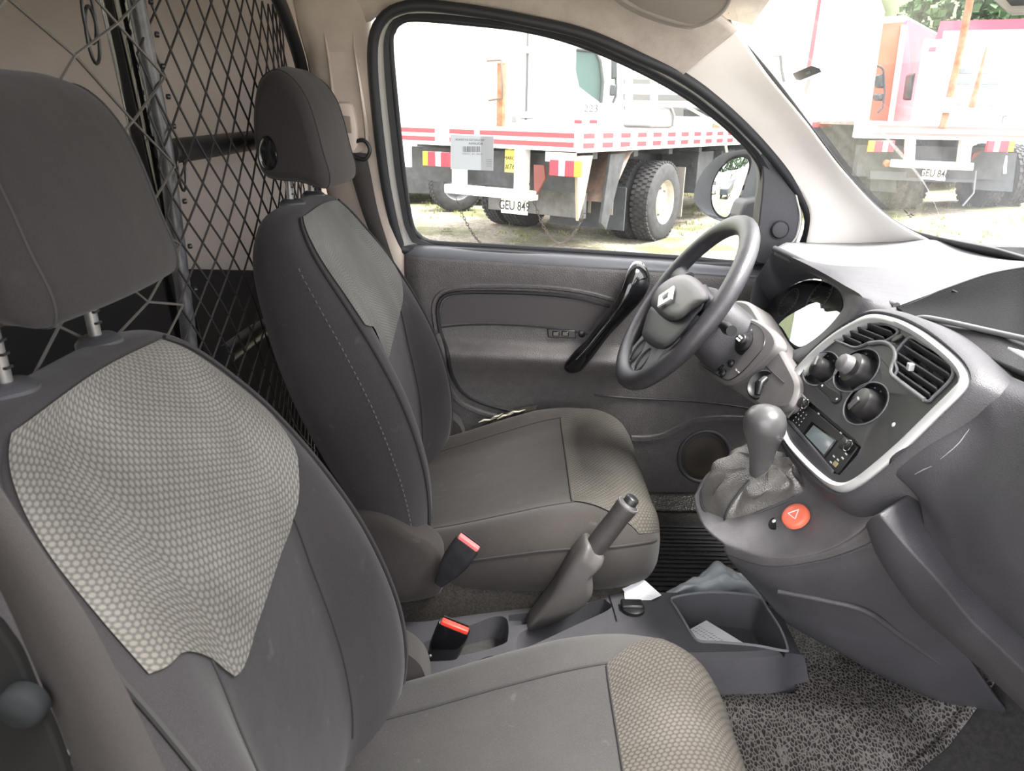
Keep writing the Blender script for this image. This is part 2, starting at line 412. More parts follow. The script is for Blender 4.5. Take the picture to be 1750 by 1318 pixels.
def make_seat(loc, label, hon, hon2, fab, raise_h=0, rot=0, dz=0, cdx=0, fabh=None):
    fabh = fabh or FABH
    t = thing('front_seat', (0, 0, .12), label, 'car seat')
    zs = [.300+(.877-.300)*(1-(1-k/54)**1.25) for k in range(55)]
    MB().loft([ring(z) for z in zs]).build('backrest', FAB, t)
    # honeycomb insert, pointed at its foot
    foot = [(-.9, .74), (-.81, .712), (-.72, .700), (-.60, .690), (-.47, .658), (-.37, .618), (-.13, .626), (.20, .642), (.47, .655), (.62, .690), (.72, .715), (.84, .78)]
    rows = []
    for k in range(44):
        f = k/43; r = []
        for j in range(41):
            w0 = -1+2*j/40; w = (.77 if w0 < 0 else .78)*w0
            zb = spl(foot, w)[0]; zt = .868-.012*w*w
            r.append(bk_pt(zb+(zt-zb)*f, w, True, .0026+.0012*(1-abs(w0)**8)))
        rows.append(r)
    bi = MB().grid(rows).build('backrest_insert', hon, t, label='pale honeycomb knit panel')
    pp = []
    for s in (-1, 1):
        pts = [bk_pt(z, s*.835, True, .003) for z in [.33+.53*k/40 for k in range(41)]]
        MB().tube(pts, .0028, 6).build('piping', SEAM, t)
        pts = [bk_pt(z, s*.975, True, .001) for z in [.36+.44*k/50 for k in range(51)]]
        b = MB()
        for i in range(0, 50): b.tube([pts[i]*.8+pts[i+1]*.2+Vector((.001, s*.0015, 0)), pts[i]*.3+pts[i+1]*.7+Vector((.001, s*.0015, 0))], .0011, 5)
        b.build('stitching', SEAML, t)
        pts = [bk_pt(z, s*.46, True, .0015) for z in [.335+.34*k/40 for k in range(41)]]
        MB().tube(pts, .0014, 6).build('inner_seam', SEAM, t)
    xs = [-.235+.503*(1-(1-k/50)**1.35) for k in range(51)]
    MB().loft([cring(x) for x in xs]).build('cushion', fab, t)
    rows = []
    for k in range(26):
        x = .108+(.2665-.108)*(1-(1-k/25)**1.5)
        W_ = min(.96, .66+.34*max(0, (x-.108)/.12))
        rows.append([cu_pt(x, W_*(-1+2*j/40), .0022) for j in range(41)])
    MB().grid(rows).build('cushion_insert', hon2, t, label='worn honeycomb knit panel')
    for s in (-1, 1):
        MB().tube([cu_pt(-.16+.27*k/30, s*.67, .0005) for k in range(31)], .0016, 6).build('cushion_seam', SEAM, t)
        MB().tube([cu_pt(-.17+.42*k/50, s*.985, .001) for k in range(51)], .0022, 6).build('cushion_piping', SEAM, t)
    MB().tube([cu_pt(.108, .66*(-1+2*k/30), .001) for k in range(31)], .0016, 6).build('cross_seam', SEAM, t)
    # recliner covers and carpeted base
    for s in (-1, 1):
        o = [(-.278, .385), (-.255, .408), (-.22, .416), (-.185, .405), (-.155, .383), (-.132, .372), (-.114, .352), (-.106, .32), (-.108, .28), (-.13, .262), (-.2, .25), (-.26, .262), (-.285, .32)]
        o = [(p.x, p.y) for p in cromc([(a, b, 0) for a, b in o], 60)]
        MB().loft([[Vector((a, s*.235, b)) for a, b in o], [Vector((a, s*.279, b)) for a, b in o],
                   [Vector((-.18+(a+.18)*.95, s*.284, .32+(b-.32)*.97)) for a, b in o], [Vector((-.18+(a+.18)*.7, s*.286, .32+(b-.32)*.75)) for a, b in o]]).build('recliner_cover', FABW, t, smooth=80)
        MB().lathe([(.009, 0), (.009, .006), (.006, .008)], (-.272, s*.275, .392), (0, s, 0), 14).build('pivot_bolt', STEEL, t)
    rings = []
    for z, f, r, hw in ((.285, .235, -.26, .262), (.26, .235, -.265, .272), (.22, .20, -.27, .270), (.16, .15, -.28, .262), (.121, .13, -.285, .258)):
        q = []
        for k in range(48):
            a = 2*PI*k/48; c, sn = math.cos(a), math.sin(a)
            q.append(Vector(((f+r)/2+(f-r)/2*math.copysign(abs(c)**.35, c), hw*math.copysign(abs(sn)**.3, sn)+.004*math.sin(9*a+z*40), z)))
        rings.append(q)
    MB().loft(rings).build('seat_base', CARPET, t, label='flocked carpet skirt under the cushion')
    # headrest
    h = Vector((0, 0, raise_h))
    HP = cromc([Vector((x, 0, z)) for x, z in ((-.403, 1.03), (-.408, .985), (-.406, .945), (-.398, .922), (-.377, .915), (-.345, .913), (-.320, .906), (-.305, .906), (-.302, .925), (-.309, .955), (-.317, .998), (-.327, 1.035), (-.345, 1.064), (-.368, 1.075), (-.391, 1.062))], 60)
    hc0 = Vector((-.358, 0, .99)); HWD = .128
    def hrng(w):
        a = abs(w); e = 1-(1-max(0, 1-((a-.80)/.20)**2 if a > .8 else 1)**.5)*.24
        out = []
        for p in HP:
            q = hc0+(p-hc0)*e
            fr_ = max(0, (q.x+.345)/.045)
            q.x += .016*min(1, fr_)*(1-w*w)
            q.z -= .014*max(0, (a-.3)/.7)**2*max(0, (q.z-.95)/.12)
            q.z = .906+(q.z-.906)*1.06
            out.append(q+Vector((0, HWD*w, 0))+h)
        return out
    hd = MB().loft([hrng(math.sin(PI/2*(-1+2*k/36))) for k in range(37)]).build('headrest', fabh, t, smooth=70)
    for s in (-1, 1):
        rr0 = hrng(s*.80); MB().tube([p+Vector((0, s*.001, 0))+(p-h-hc0-Vector((0, HWD*s*.8, 0)))*.004 for p in rr0], .0011, 6, closed=True, fn=(0, 1, 0)).build('headrest_seam', SEAM, hd)
        ov = [Vector((-.383+.014*math.cos(a)*(1-.15*math.sin(a)), s*.1275, .957+.026*math.sin(a)))+h for a in [2*PI*k/28 for k in range(28)]]
        c = Vector((-.383, s*.1305, .957))+h
        MB().loft([ov, [c+(p-c)*.98+Vector((0, s*.003, 0)) for p in ov], [c+(p-c)*.86+Vector((0, s*.002, 0)) for p in ov], [c+(p-c)*.80+Vector((0, s*.0008, 0)) for p in ov], [c+(p-c)*.3+Vector((0, s*.0004, 0)) for p in ov]]).build('adjuster_button', GLB, hd, smooth=40)
        p0 = Vector((-.372, s*.068, .845)); p1 = Vector((-.372, s*.068, .925))+h
        MB().tube([p0, p1], .0058, 14).build('headrest_post', STEEL, t)
        b = MB()
        for k in range(5): b.box(p0+Vector((.005, 0, .034+.011*k+raise_h*.5)), (.004, .0085, .0022))
        b.build('post_notches', PLB, t)
        g = [Vector((-.372+.020*math.cos(a)*(1+.2*math.cos(a)), s*.068+.024*math.sin(a), .868)) for a in [2*PI*k/24 for k in range(24)]]
        MB().loft([g, [p+Vector((0, 0, .009)) for p in g], [Vector((-.372, s*.068, 0))+(p-Vector((-.372, s*.068, 0)))*.75+Vector((0, 0, .013-.868*.0)) if False else Vector((-.372+(p.x+.372)*.72, s*.068+(p.y-s*.068)*.72, .882)) for p in g]]).build('post_guide', PLD, t)
    R = Matrix.Rotation(-math.radians(rot), 4, 'Y'); pv = Vector((-.2, 0, .33-.12))
    def kids(o): return [q for q in bpy.data.objects if q.parent == o]
    for o in kids(t):
        fam = [o]+kids(o)
        for q in fam:
            for vv in q.data.vertices:
                if o.name.startswith('seat_base'): vv.co.z = .001+(vv.co.z-.001)*(1+dz/.16)
                else: vv.co.z += dz
                if o.name.split('.')[0] in ('cushion', 'cushion_insert', 'cushion_seam', 'cushion_piping', 'cross_seam'): vv.co.x += cdx*min(1, max(0, (vv.co.x+.235)/.3))
                if o.name.split('.')[0] in ('backrest', 'backrest_insert', 'piping', 'stitching', 'inner_seam', 'headrest', 'headrest_post', 'post_notches', 'post_guide'):
                    vv.co = R @ (vv.co-pv)+pv
    t.location = loc
    return t
# seats are modelled about y=0 at floor height, then set down
drv = make_seat((0, .40, .12), 'dark cloth driver seat nearer the far door, behind the steering wheel', honey('honeycomb_cloth_grey', (.085, .085, .078), (.16, .155, .145), .0058), HON2, FABW)
pas = make_seat((-.005, -.317, .12), 'foreground passenger seat with large pale honeycomb backrest panel, cut off by the left edge', HON, honey('honeycomb_cloth_dusty', (.046, .042, .038), (.088, .080, .072)), cloth('dusty_grey_cloth', (.039, .037, .0365), (.053, .050, .048), (.085, .079, .075)), .03, 2.8, -.06, .030, cloth('headrest_cloth_shaded', (.017, .0148, .015), (.022, .0195, .0193), (.028, .025, .0245)))  # passenger headrest cloth is darker: shade from someone in the doorway painted in
drv['group'] = pas['group'] = 'front seats'
# ================================================================ van shell and driver's door
def S(b, name, m, **kw): return b.build(name, m, None, kind='structure', **kw)
# cab floor: flat pans with a hump over the tunnel
rows = []
for i in range(40):
    x = -.45+1.55*i/39; r = []
    for j in range(50):
        y = -.78+1.56*j/49; h = .12
        d = abs(y-.07); h += .055*max(0, min(1, (.20-d)/.10))*(1 if x > -.4 else 1)
        h += max(0, x-.62)**1.3*1.1
        r.append(Vector((x, y, h)))
    rows.append(r)
S(MB().grid(rows), 'floor', mat('cab_floor_carpet', (.018, .017, .017), 1, noise=.8, nscale=120), solid=.01)
# cargo floor and inner sides
MB().box((-1.45, 0, .105), (2.0, 1.6, .03)).build('floor_cargo', mat('cargo_floor_board', (.02, .019, .018), .8), kind='structure')
def cprof(z): return .79-.03*max(0, (z-.6)/.5)-.22*max(0, (z-1.12)/.2)**2
for s, nm in ((1, 'wall_left'), (-1, 'wall_right')):
    x1 = -.36
    rows = [[Vector((-2.35+(x1+2.35)*i/14, s*cprof(z), z)) for i in range(15)] for z in [.10+.04*k for k in range(32)]]
    S(MB().grid(rows), nm, CARGO, solid=.02)
rows = [[Vector((-2.35, -.8+1.6*j/8, .1+1.25*k/8)) for j in range(9)] for k in range(9)]
bw = MB()
for y0, y1, z0, z1 in ((-.8, .8, .1, .72), (-.8, .8, 1.2, 1.36), (-.8, -.66, .72, 1.2), (.66, .8, .72, 1.2), (-.07, .07, .72, 1.2)):
    bw.box((-2.36, (y0+y1)/2, (z0+z1)/2), (.04, y1-y0, z1-z0))
S(bw, 'wall_rear', CARGO)
for i, s in enumerate((-1, 1)): MB().box((-2.36, s*.365, .96), (.006, .59, .48)).build('window_%d' % (3+i), GLS, kind='structure', smooth=0)
# dark lining along the lower cargo side, pressed steel beam above it
ln = thing('cargo_side_liner', (-1.2, .755, .12), 'black lining board along the foot of the white cargo wall', 'lining board')
MB().box((-1.30, .735, .40), (1.78, .012, .56)).build('board', PLBM, ln, bevel=.003)
for k in range(5): MB().lathe([(.008, 0), (.007, -.003)], (-2.0+.36*k, .729, .64), (0, 1, 0), 10).build('screw', STEEL, ln)
wb = MB().loft([[Vector((x, y, z)) for y, z in ((.775, 1.06), (.755, 1.05), (.752, 1.02), (.755, .99), (.775, .98))] for x in (-2.3, -.5)])
wb.build('trim_3', CARGO, None, kind='structure', bevel=.006)
# roof
rows = []
for k in range(33):
    w = -1+2*k/32; y = .64*w
    zt = 1.335-.115*abs(w)**3.0
    xs = .47-.03*w*w
    rows.append([Vector((-2.36+(xs+2.36)*i/30, y, zt-(.05*max(0, (x_-.2)/.3)**2 if (x_ := -2.36+(xs+2.36)*i/30) > .2 else 0))) for i in range(31)])
S(MB().grid(rows), 'ceiling', HEAD, solid=.03, off=1)
# side header: from the roof down to the seal above the door window
T0 = [(470, -40, 'y', .66), (612, 34, 'y', .665), (668, 18, 'y', .655), (800, 8, 'y', .645), (900, 24, 'y', .645), (1000, 48, 'y', .645), (1100, 92, 'y', .65), (1165, 126, 'y', .652)]
top = [(470, -160, 'y', .60), (640, -150, 'y', .58), (740, -135, 'y', .57), (840, -110, 'y', .56), (950, -85, 'y', .55), (1060, -55, 'y', .54), (1180, -15, 'y', .55), (1258, 46, 'y', .60)]
midr = [(470, -100, 'y', .64), (640, -65, 'y', .63), (720, -65, 'y', .625), (820, -50, 'y', .615), (920, -30, 'y', .61), (1030, -2, 'y', .61), (1130, 45, 'y', .615), (1208, 88, 'y', .63)]
S(patch([T0, midr, top], 50, 14), 'trim_4', HEAD, solid=.012)
# cream A pillar trim
A0 = [(1165, 124, 'y', .654), (1230, 172, 'y', .66), (1290, 228, 'y', .675), (1345, 295, 'y', .69), (1383, 360, 'y', .70), (1376, 425, 'y', .70)]
A1 = [(1205, 88, 'y', .625), (1272, 150, 'y', .635), (1340, 222, 'y', .645), (1400, 290, 'y', .66), (1450, 350, 'y', .67), (1480, 425, 'y', .68)]
A2 = [(1256, 46, 'y', .600), (1312, 128, 'y', .60), (1375, 205, 'y', .60), (1440, 290, 'y', .60), (1515, 368, 'y', .60), (1596, 414, 'y', .60)]
pa_ = patch([A0, A1, A2], 40, 20); S(pa_, 'trim_1', CREAM, solid=.0015)
pb_ = MB(); pb_.add([Vector((p.x, -p.y, p.z)) for p in pa_.v], pa_.f); S(pb_, 'trim_10', CREAM, solid=.0015)
# windscreen with its black printed edge
wp = [PG(1243, 22), PG(1262, 58), PG(1330, 140), PG(1400, 235), PG(1455, 312), PG(1512, 370), PG(1560, 400), PG(1640, 424), PG(1760, 452)]
def mir(p): return Vector((p.x, -p.y, p.z))
edge = crom(wp, 40)
e0 = edge[-1]; base = [e0+(mir(e0)-e0)*k/8 for k in range(1, 8)]
right = [mir(p) for p in reversed(edge)]
oc = edge+[Vector((p.x+.02*(1-(p.y/e0.y)**2), p.y, p.z-.018*(1-(p.y/e0.y)**2))) for p in base]+right
h0 = edge[0]; header = [mir(h0)+(h0-mir(h0))*k/8 for k in range(1, 8)]
loop = oc+header
cx = sum(loop, Vector())/len(loop)
w2 = MB().add(loop, [list(range(len(loop)))]).build('window_2', GLW, None, kind='structure', smooth=0)
f0 = [(1226, 18), (1231, 50), (1242, 72), (1302, 148), (1367, 240), (1426, 318), (1483, 380), (1535, 412), (1590, 420), (1640, 430), (1700, 440), (1760, 458), (1900, 490)]
f1 = [(1247, 20), (1252, 42), (1266, 62), (1328, 136), (1396, 226), (1457, 306), (1511, 362), (1554, 390), (1594, 402), (1640, 412), (1700, 424), (1760, 441), (1900, 472)]
g0 = crom([PG(a, b_, -.004) for a, b_ in f0], 80); g1 = crom([PG(a, b_, -.004) for a, b_ in f1], 80)
S(MB().grid([g0, g1]), 'trim_5', PLBM, solid=.003)
S(MB().grid([[mir(p) for p in g0 if p.y > .0], [mir(q) for p, q in zip(g0, g1) if p.y > .0]]), 'trim_9', PLBM, solid=.003)
# ------------------------------------------------------------ side door
WIN = [(668, 75), (672, 52), (682, 38), (706, 31), (780, 36), (900, 50), (1000, 78), (1100, 122), (1180, 168), (1240, 214), (1285, 260), (1303, 300), (1300, 380), (1292, 448), (1180, 441), (1000, 429), (850, 420), (742, 414), (716, 402), (702, 378), (690, 300), (676, 170)]
dr = thing('door_1', (.1, .74, .13), kind='structure')
inner = [PW(a, b) for a, b in WIN]
innc = []
for i in range(len(inner)):
    innc.append(inner[i])
wloop = cromc(inner[:12], 10)  # placeholder to keep helper warm
def dens(pts, n):               # closed polyline, even spacing
    L_ = [(pts[(i+1) % len(pts)]-pts[i]).length for i in range(len(pts))]; T_ = sum(L_); out = []
    for k in range(n):
        s = k/n*T_; i = 0
        while s > L_[i]: s -= L_[i]; i += 1
        out.append(pts[i]+(pts[(i+1) % len(pts)]-pts[i])*(s/L_[i]))
    return out
wl_ = cromc(inner, 160)
GN = Vector((0, 1, .25)).normalized()
MB().add([p+GN*.006 for p in wl_], [list(range(160))]).build('window_glass', GLS, dr, smooth=0)
# seal lip around the glass, frame, outer seal
MB().tube([p-GN*.004 for p in wl_], .0065, 8, closed=True).build('window_seal', RUB, dr)
OUT = [(640, 130), (640, 70), (652, 36), (676, 16), (720, 8), (800, 16), (900, 34), (1000, 58), (1100, 100), (1160, 128), (1230, 178), (1300, 246), (1350, 308), (1378, 365), (1368, 415), (1340, 450), (1200, 452), (1000, 442), (850, 430), (700, 424), (684, 412), (664, 330), (650, 230)]
outer = cromc([PW(a, b, -.012) for a, b in OUT], 160)
# match the two loops by angle
cc = PW(980, 240)
def angs(lp):
    return sorted([(math.atan2((p-cc).z, (p-cc).x), p) for p in lp], key=lambda t: t[0])
def at_ang(lst, a):
    n = len(lst)
    for i in range(n):
        a0, p0 = lst[i]; a1, p1 = lst[(i+1) % n]
        if i == n-1: a1 += 2*PI
        aa = a if a >= a0 or i != n-1 else a+2*PI
        if a0 <= aa <= a1: return p0+(p1-p0)*((aa-a0)/max(1e-9, a1-a0))
    return lst[0][1]
li, lo_ = angs(dens(inner, 400)), angs(dens(outer, 400))
AN = [-PI+2*PI*k/220+.001 for k in range(220)]
ri = [at_ang(li, a) for a in AN]; ro = [at_ang(lo_, a) for a in AN]
rings = [[p+GN*.004 for p in ri], [p-GN*.012+(q-p)*.10 for p, q in zip(ri, ro)], [p-GN*.012+(q-p)*.40 for p, q in zip(ri, ro)], [p-GN*.004+(q-p)*.45 for p, q in zip(ri, ro)]]
fr = MB().loft(rings, cap=False); fr.build('window_frame', RUB, dr, smooth=30)
MB().loft([[p-GN*.003+(q-p)*.44 for p, q in zip(ri, ro)], [p+(q-p)*.90 for p, q in zip(ri, ro)]], cap=False).build('painted_frame', WHB, dr, label='white painted strip between the seals')
arc = [q+(q-p)*.02-GN*.012 for p, q in zip(ri, ro)]
S(MB().tube(arc, .0105, 8, closed=True), 'trim_6', RUB)
# body-side rear edge of the doorway: white sill strip, pillar base
S(patch([[(628, 120, 'y', .73), (634, 220, 'y', .75), (644, 320, 'y', .76), (664, 420, 'y', .765), (700, 560, 'y', .765), (730, 700, 'y', .76)], [(660, 130, 'y', .75), (668, 220, 'y', .77), (684, 330, 'y', .78), (704, 425, 'y', .785), (735, 560, 'y', .785), (760, 700, 'y', .78)]], 30, 4), 'trim_7', WHB, solid=.01)
# panel body
DX0, DX1 = -.245, .66
def dy(x, z):
    y = spl([(.10, .715), (.16, .71), (.25, .708), (.38, .705), (.46, .690), (.505, .668), (.522, .668), (.535, .690), (.545, .700), (.62, .706), (.70, .706), (.722, .712), (.735, .724), (.742, .738), (.746, .765)], z)[0]
    f = max(0, min(1, (x-.22)/.12)); f = f*f*(3-2*f)      # armrest fades out towards the front
    y2 = spl([(.10, .715), (.30, .712), (.70, .706), (.722, .712), (.735, .724), (.742, .738), (.746, .765)], z)[0]
    y = y+(y2-y)*f
    g = max(0, min(1, (-.205-x)/.05)); return y+.035*g*g
def dz_(z, x): return z-.036*max(0, (x+.2)/.8)*(z/.75)
zz = [.12, .16, .2, .26, .32, .38, .42, .45, .47, .485, .495, .505, .512, .518, .524, .53, .536, .542, .55, .57, .6, .64, .68, .70, .715, .722, .728, .735, .739, .742, .744, .746]
rows = [[Vector((DX0+(DX1-DX0)*i/90, dy(DX0+(DX1-DX0)*i/90, z), dz_(z, DX0+(DX1-DX0)*i/90))) for i in range(91)] for z in zz]
nlow = len([z for z in zz if z <= .722])
MB().grid(rows[:nlow]).build('door_panel', DOORM, dr, smooth=70, solid=.012)
MB().grid(rows[nlow-1:]).build('door_ledge', DOORL, dr, smooth=80, solid=.008)
def DP(px, py, off=0):          # a point on the door panel under a line of sight
    y = .70
    for _ in range(6):
        p = PY(px, py, y); x, z = p.x, p.z+.036*max(0, (p.x+.2)/.8)*(p.z/.75); y = dy(x, max(.12, min(.746, z)))-off
    return PY(px, py, y)
def dline(pts, r, name, m=PLBM, n=60, off=.001, **kw):
    return MB().tube([DP(p.x, p.y, off) for p in crom([Vector((a, b, 0)) for a, b in pts], n)], r, 6).build(name, m, dr, **kw)
dline([(752, 566), (748, 530), (757, 508), (785, 500), (840, 499), (910, 501), (980, 508), (1042, 524)], .0042, 'panel_gap', off=.002)
dline([(745, 566), (741, 525), (752, 502), (785, 491), (850, 489), (930, 491), (1000, 500), (1060, 516)], .005, 'insert_lip', DOORM)
dline([(752, 566), (764, 600), (772, 640), (790, 670), (820, 688), (870, 702), (900, 706)], .0045, 'pocket_gap', off=.001)
dline([(748, 570), (757, 610), (764, 655), (785, 686), (815, 702), (862, 716), (890, 722)], .007, 'pocket_lip', DOORM)
dline([(752, 560), (790, 556), (850, 555), (930, 560), (1005, 571)], .0018, 'armrest_seam')
ins = [(757, 552), (755, 528), (763, 512), (790, 504), (850, 503), (930, 506), (1000, 514), (1036, 524), (1020, 548), (1003, 566), (935, 556), (850, 551), (790, 552)]
ip = [DP(a.x, a.y, .0035) for a in cromc([Vector((a, b, 0)) for a, b in ins], 70)]
MB().add(ip, [list(range(70))]).build('door_insert', mat('smooth_insert', (.052, .045, .047), .6, bump=.1, bscale=500), dr, smooth=0, solid=.003, off=-1)
# window switch and lock
sw = [DP(935, 562, .004), DP(983, 565, .004), DP(985, 579, .004), DP(937, 577, .004)]
MB().prism(sw, (0, .01, 0)).build('window_switch', PLB, dr, bevel=.002)
for k in range(2):
    x = 950+16*k; MB().prism([DP(x-6, 566, .008), DP(x+6, 567, .008), DP(x+6, 576, .008), DP(x-6, 575, .008)], (0, .006, 0)).build('switch_key', GLB, dr, bevel=.002)
MB().lathe([(.008, 0), (.008, .006), (.004, .008)], DP(994, 570, .0), (0, -1, 0), 16).build('mirror_joystick', PLB, dr)
# grab handle, glossy black
hp = [(1096, 456, .692), (1094, 464, .668), (1089, 480, .650), (1078, 505, .640), (1058, 534, .638), (1036, 560, .640), (1014, 588, .645), (994, 610, .650), (980, 627, .662), (973, 634, .680)]
hr = [.014, .027, .032, .029, .022, .020, .020, .023, .022, .010]
c_ = crom([PY(a, b, y) for a, b, y in hp], 44); rr = crom([Vector((r, 0, 0)) for r in hr], 44)
MB().tube(c_, [q.x for q in rr], 20, flat=.62, fn=(0, 1, 0)).build('pull_handle', GLB, dr)
c2 = crom([PY(a-9, b+5, y-.02) for a, b, y in hp[3:-2]], 30)
MB().tube(c2, .0014, 6).build('handle_seam', CHR, dr)
# lower pocket, speaker pod and grille
dline([(1015, 675), (1080, 681), (1160, 685), (1240, 692), (1310, 704)], .0022, 'lower_seam')
dline([(1078, 748), (1105, 748), (1132, 743), (1160, 730), (1190, 717), (1240, 713), (1300, 716)], .010, 'pocket_rim', DOORM, off=-.004)
sc = DP(1203, 780, .0)
ug = [sc+Vector((.060*math.cos(a), -.002, .066*math.sin(a))) for a in [2*PI*k/60 for k in range(60)]]
MB().tube(ug, .005, 8, closed=True, fn=(0, 1, 0)).build('speaker_rim', PLD, dr)
gm = bpy.data.materials.new('speaker_mesh'); gm.use_nodes = True; nt = gm.node_tree; N = nt.nodes.new
tc = N('ShaderNodeTexCoord'); vv = N('ShaderNodeTexVoronoi'); vv.inputs['Scale'].default_value = 330; vv.inputs['Randomness'].default_value = .05
cr = N('ShaderNodeValToRGB'); cr.color_ramp.elements[0].position = .28; cr.color_ramp.elements[0].color = (.004, .004, .004, 1); cr.color_ramp.elements[1].position = .45; cr.color_ramp.elements[1].color = (.05, .042, .03, 1)
nt.links.new(tc.outputs['Object'], vv.inputs['Vector']); nt.links.new(vv.outputs[0], cr.inputs[0]); nt.links.new(cr.outputs[0], nt.nodes['Principled BSDF'].inputs['Base Color'])
MB().lathe([(.060, 0), (.045, .004), (0, .006)], sc, (0, -1, 0), 48, (1.1, 1)).build('speaker_grille', gm, dr)
# mirror sail with its round tweeter cover
sail = [(1302, 236), (1318, 254), (1340, 288), (1358, 326), (1366, 368), (1360, 405), (1352, 418), (1334, 446), (1290, 447), (1296, 390), (1304, 310), (1300, 262)]
sp_ = cromc([PY(a, b, .700) for a, b in sail], 60)
MB().prism(sp_, (0, .05, 0)).build('mirror_sail', PLD, dr, bevel=.006)
tw = PY(1333, 392, .697)
MB().lathe([(.019, 0), (.019, .004), (.017, .006), (.016, .004), (0, .005)], tw, (0, -1, 0), 32).build('tweeter_cover', PLD, dr)
MB().tube(crom([PY(a, b, .699) for a, b in ((1334, 262), (1352, 300), (1362, 340), (1368, 372), (1362, 402), (1350, 420))], 30), .0022, 6).build('sail_edge', WHB, dr)
# glass etching
text('glass_mark', '43R-00\nTEMPERED\nLAMISAFE E2', PW(764, 396, .004), (-1, 0, 0), (0, 0, 1), .004, BLK, dr, depth=.0001)
# ------------------------------------------------------------ pillar between door and cargo
B0 = [(498, -40, 'y', .66), (512, 40, 'y', .67), (530, 110, 'y', .69), (542, 190, 'y', .71), (552, 280, 'y', .73), (580, 400, 'y', .75), (620, 560, 'y', .75)]
B1 = [(520, -40, 'y', .645), (538, 40, 'y', .655), (556, 110, 'y', .67), (570, 190, 'y', .69), (580, 280, 'y', .705), (610, 400, 'y', .725), (650, 560, 'y', .73)]
B2 = [(606, -40, 'y', .645), (618, 40, 'y', .655), (628, 110, 'y', .675), (638, 190, 'y', .69), (645, 280, 'y', .705), (668, 400, 'y', .725), (700, 560, 'y', .73)]
B3 = [(632, -40, 'y', .665), (636, 40, 'y', .68), (640, 110, 'y', .70), (650, 190, 'y', .715), (664, 280, 'y', .73), (684, 400, 'y', .745), (715, 560, 'y', .75)]
S(patch([B0, B1, B2, B3], 40, 20), 'trim_2', BEIGE, solid=.006)
# oval pressing on the pillar trim
pr = thing('pillar_cover', (-.42, .66, .9), 'beige pillar cover plate with a long oval pressing, behind the driver headrest', 'trim cover')
ov = cromc([PY(a, b, .650) for a, b in ((553, 34), (575, 22), (598, 34), (606, 90), (616, 160), (624, 250), (590, 254), (572, 190), (562, 110))], 50)
ovm = sum(ov, Vector())/50
MB().loft([[p+Vector((0, .03, 0)) for p in ov], [p for p in ov], [ovm+(p-ovm)*.93+Vector((0, .004, 0)) for p in ov], [ovm+(p-ovm)*.90+Vector((0, .008, 0)) for p in ov]]).build('pressing', BEIGE, pr, smooth=60)
# sill and kick area beside the pedals
S(patch([[(1000, 835, 'y', .71), (1120, 842, 'y', .71), (1260, 842, 'y', .71), (1400, 850, 'y', .71)], [(1000, 870, 'y', .66), (1120, 872, 'y', .65), (1260, 872, 'y', .65), (1400, 880, 'y', .64)]], 20, 6), 'baseboard_left', CRUB, solid=.01)
# firewall under the dash
S(MB().box((.98, 0, .42), (.04, 1.5, .72)), 'wall_front', PLBM)
S(MB().box((.90, .73, .42), (.42, .03, .70)), 'trim_8', PLBM)
# ================================================================ dashboard
da = thing('dashboard', (.7, 0, .3), 'dark grey moulded dashboard under the windscreen, from the far door to the right edge', 'dashboard')
def cut(o, cutters):
    for c in cutters:
        q = o.modifiers.new('cut', 'BOOLEAN'); q.operation = 'DIFFERENCE'; q.object = c; q.solver = 'EXACT'
    bpy.context.view_layer.update(); dg = bpy.context.evaluated_depsgraph_get()
    me = bpy.data.meshes.new_from_object(o.evaluated_get(dg)); o.modifiers.clear(); o.data = me
    for p in me.polygons: p.use_smooth = True
    me.set_sharp_from_angle(angle=math.radians(30))
    for c in cutters: bpy.data.objects.remove(c)
def L2(pts): return [Vector((a, b, 0)) for a, b in pts]
def pl(pts, off=0, n=0, cl=True):
    q = L2(pts)
    if n: q = cromc(q, n) if cl else crom(q, n)
    return [PS(v.x, v.y, off) for v in q]
# top pad with the instrument hood
near = [(1324, 425, 'y', .50), (1368, 446, 'y', .42), (1420, 474, 'y', .32), (1470, 505, 'y', .20), (1532, 524, 'y', .10), (1612, 494, 'y', .06), (1700, 465, 'y', .02), (1800, 452, 'y', -.05), (1900, 470, 'y', -.2)]
n2 = [(1336, 418, 'y', .53), (1390, 436, 'y', .45), (1445, 463, 'y', .35), (1495, 490, 'y', .25), (1545, 506, 'y', .17), (1615, 484, 'y', .12), (1700, 459, 'y', .09), (1800, 450, 'z', .812), (1900, 468, 'z', .812)]
m2 = [(1342, 415, 'y', .58), (1400, 424, 'y', .54), (1460, 438, 'y', .48), (1520, 452, 'y', .42), (1570, 460, 'y', .36), (1630, 455, 'y', .30), (1705, 449, 'y', .24), (1800, 449, 'z', .810), (1900, 466, 'z', .81)]
far = [(1344, 414, 'y', .67), (1410, 415, 'y', .67), (1470, 415, 'y', .66), (1530, 413, 'y', .63), (1592, 410, 'y', .59), (1650, 424, 'z', .795), (1720, 440, 'z', .795), (1800, 448, 'z', .80), (1900, 464, 'z', .80)]
MB().grid([[r for r in row] for row in [crom([P(q) for q in far], 60)]]) if False else None
patch([near, n2, m2, far], 70, 26).build('top_pad', PLDT, da, solid=.012, smooth=70)
MB().tube(crom([P(q) for q in near[:5]], 40), .006, 8).build('hood_lip', PLD, da)
# pad carries on to the passenger side
def wsx(y): return .845
rr_ = []
for i in range(14):
    f = i/13; rr_.append([Vector((.53+.42*f-.02*k, -.10-.62*k/12, .812-.004*f)) for k in range(13)])
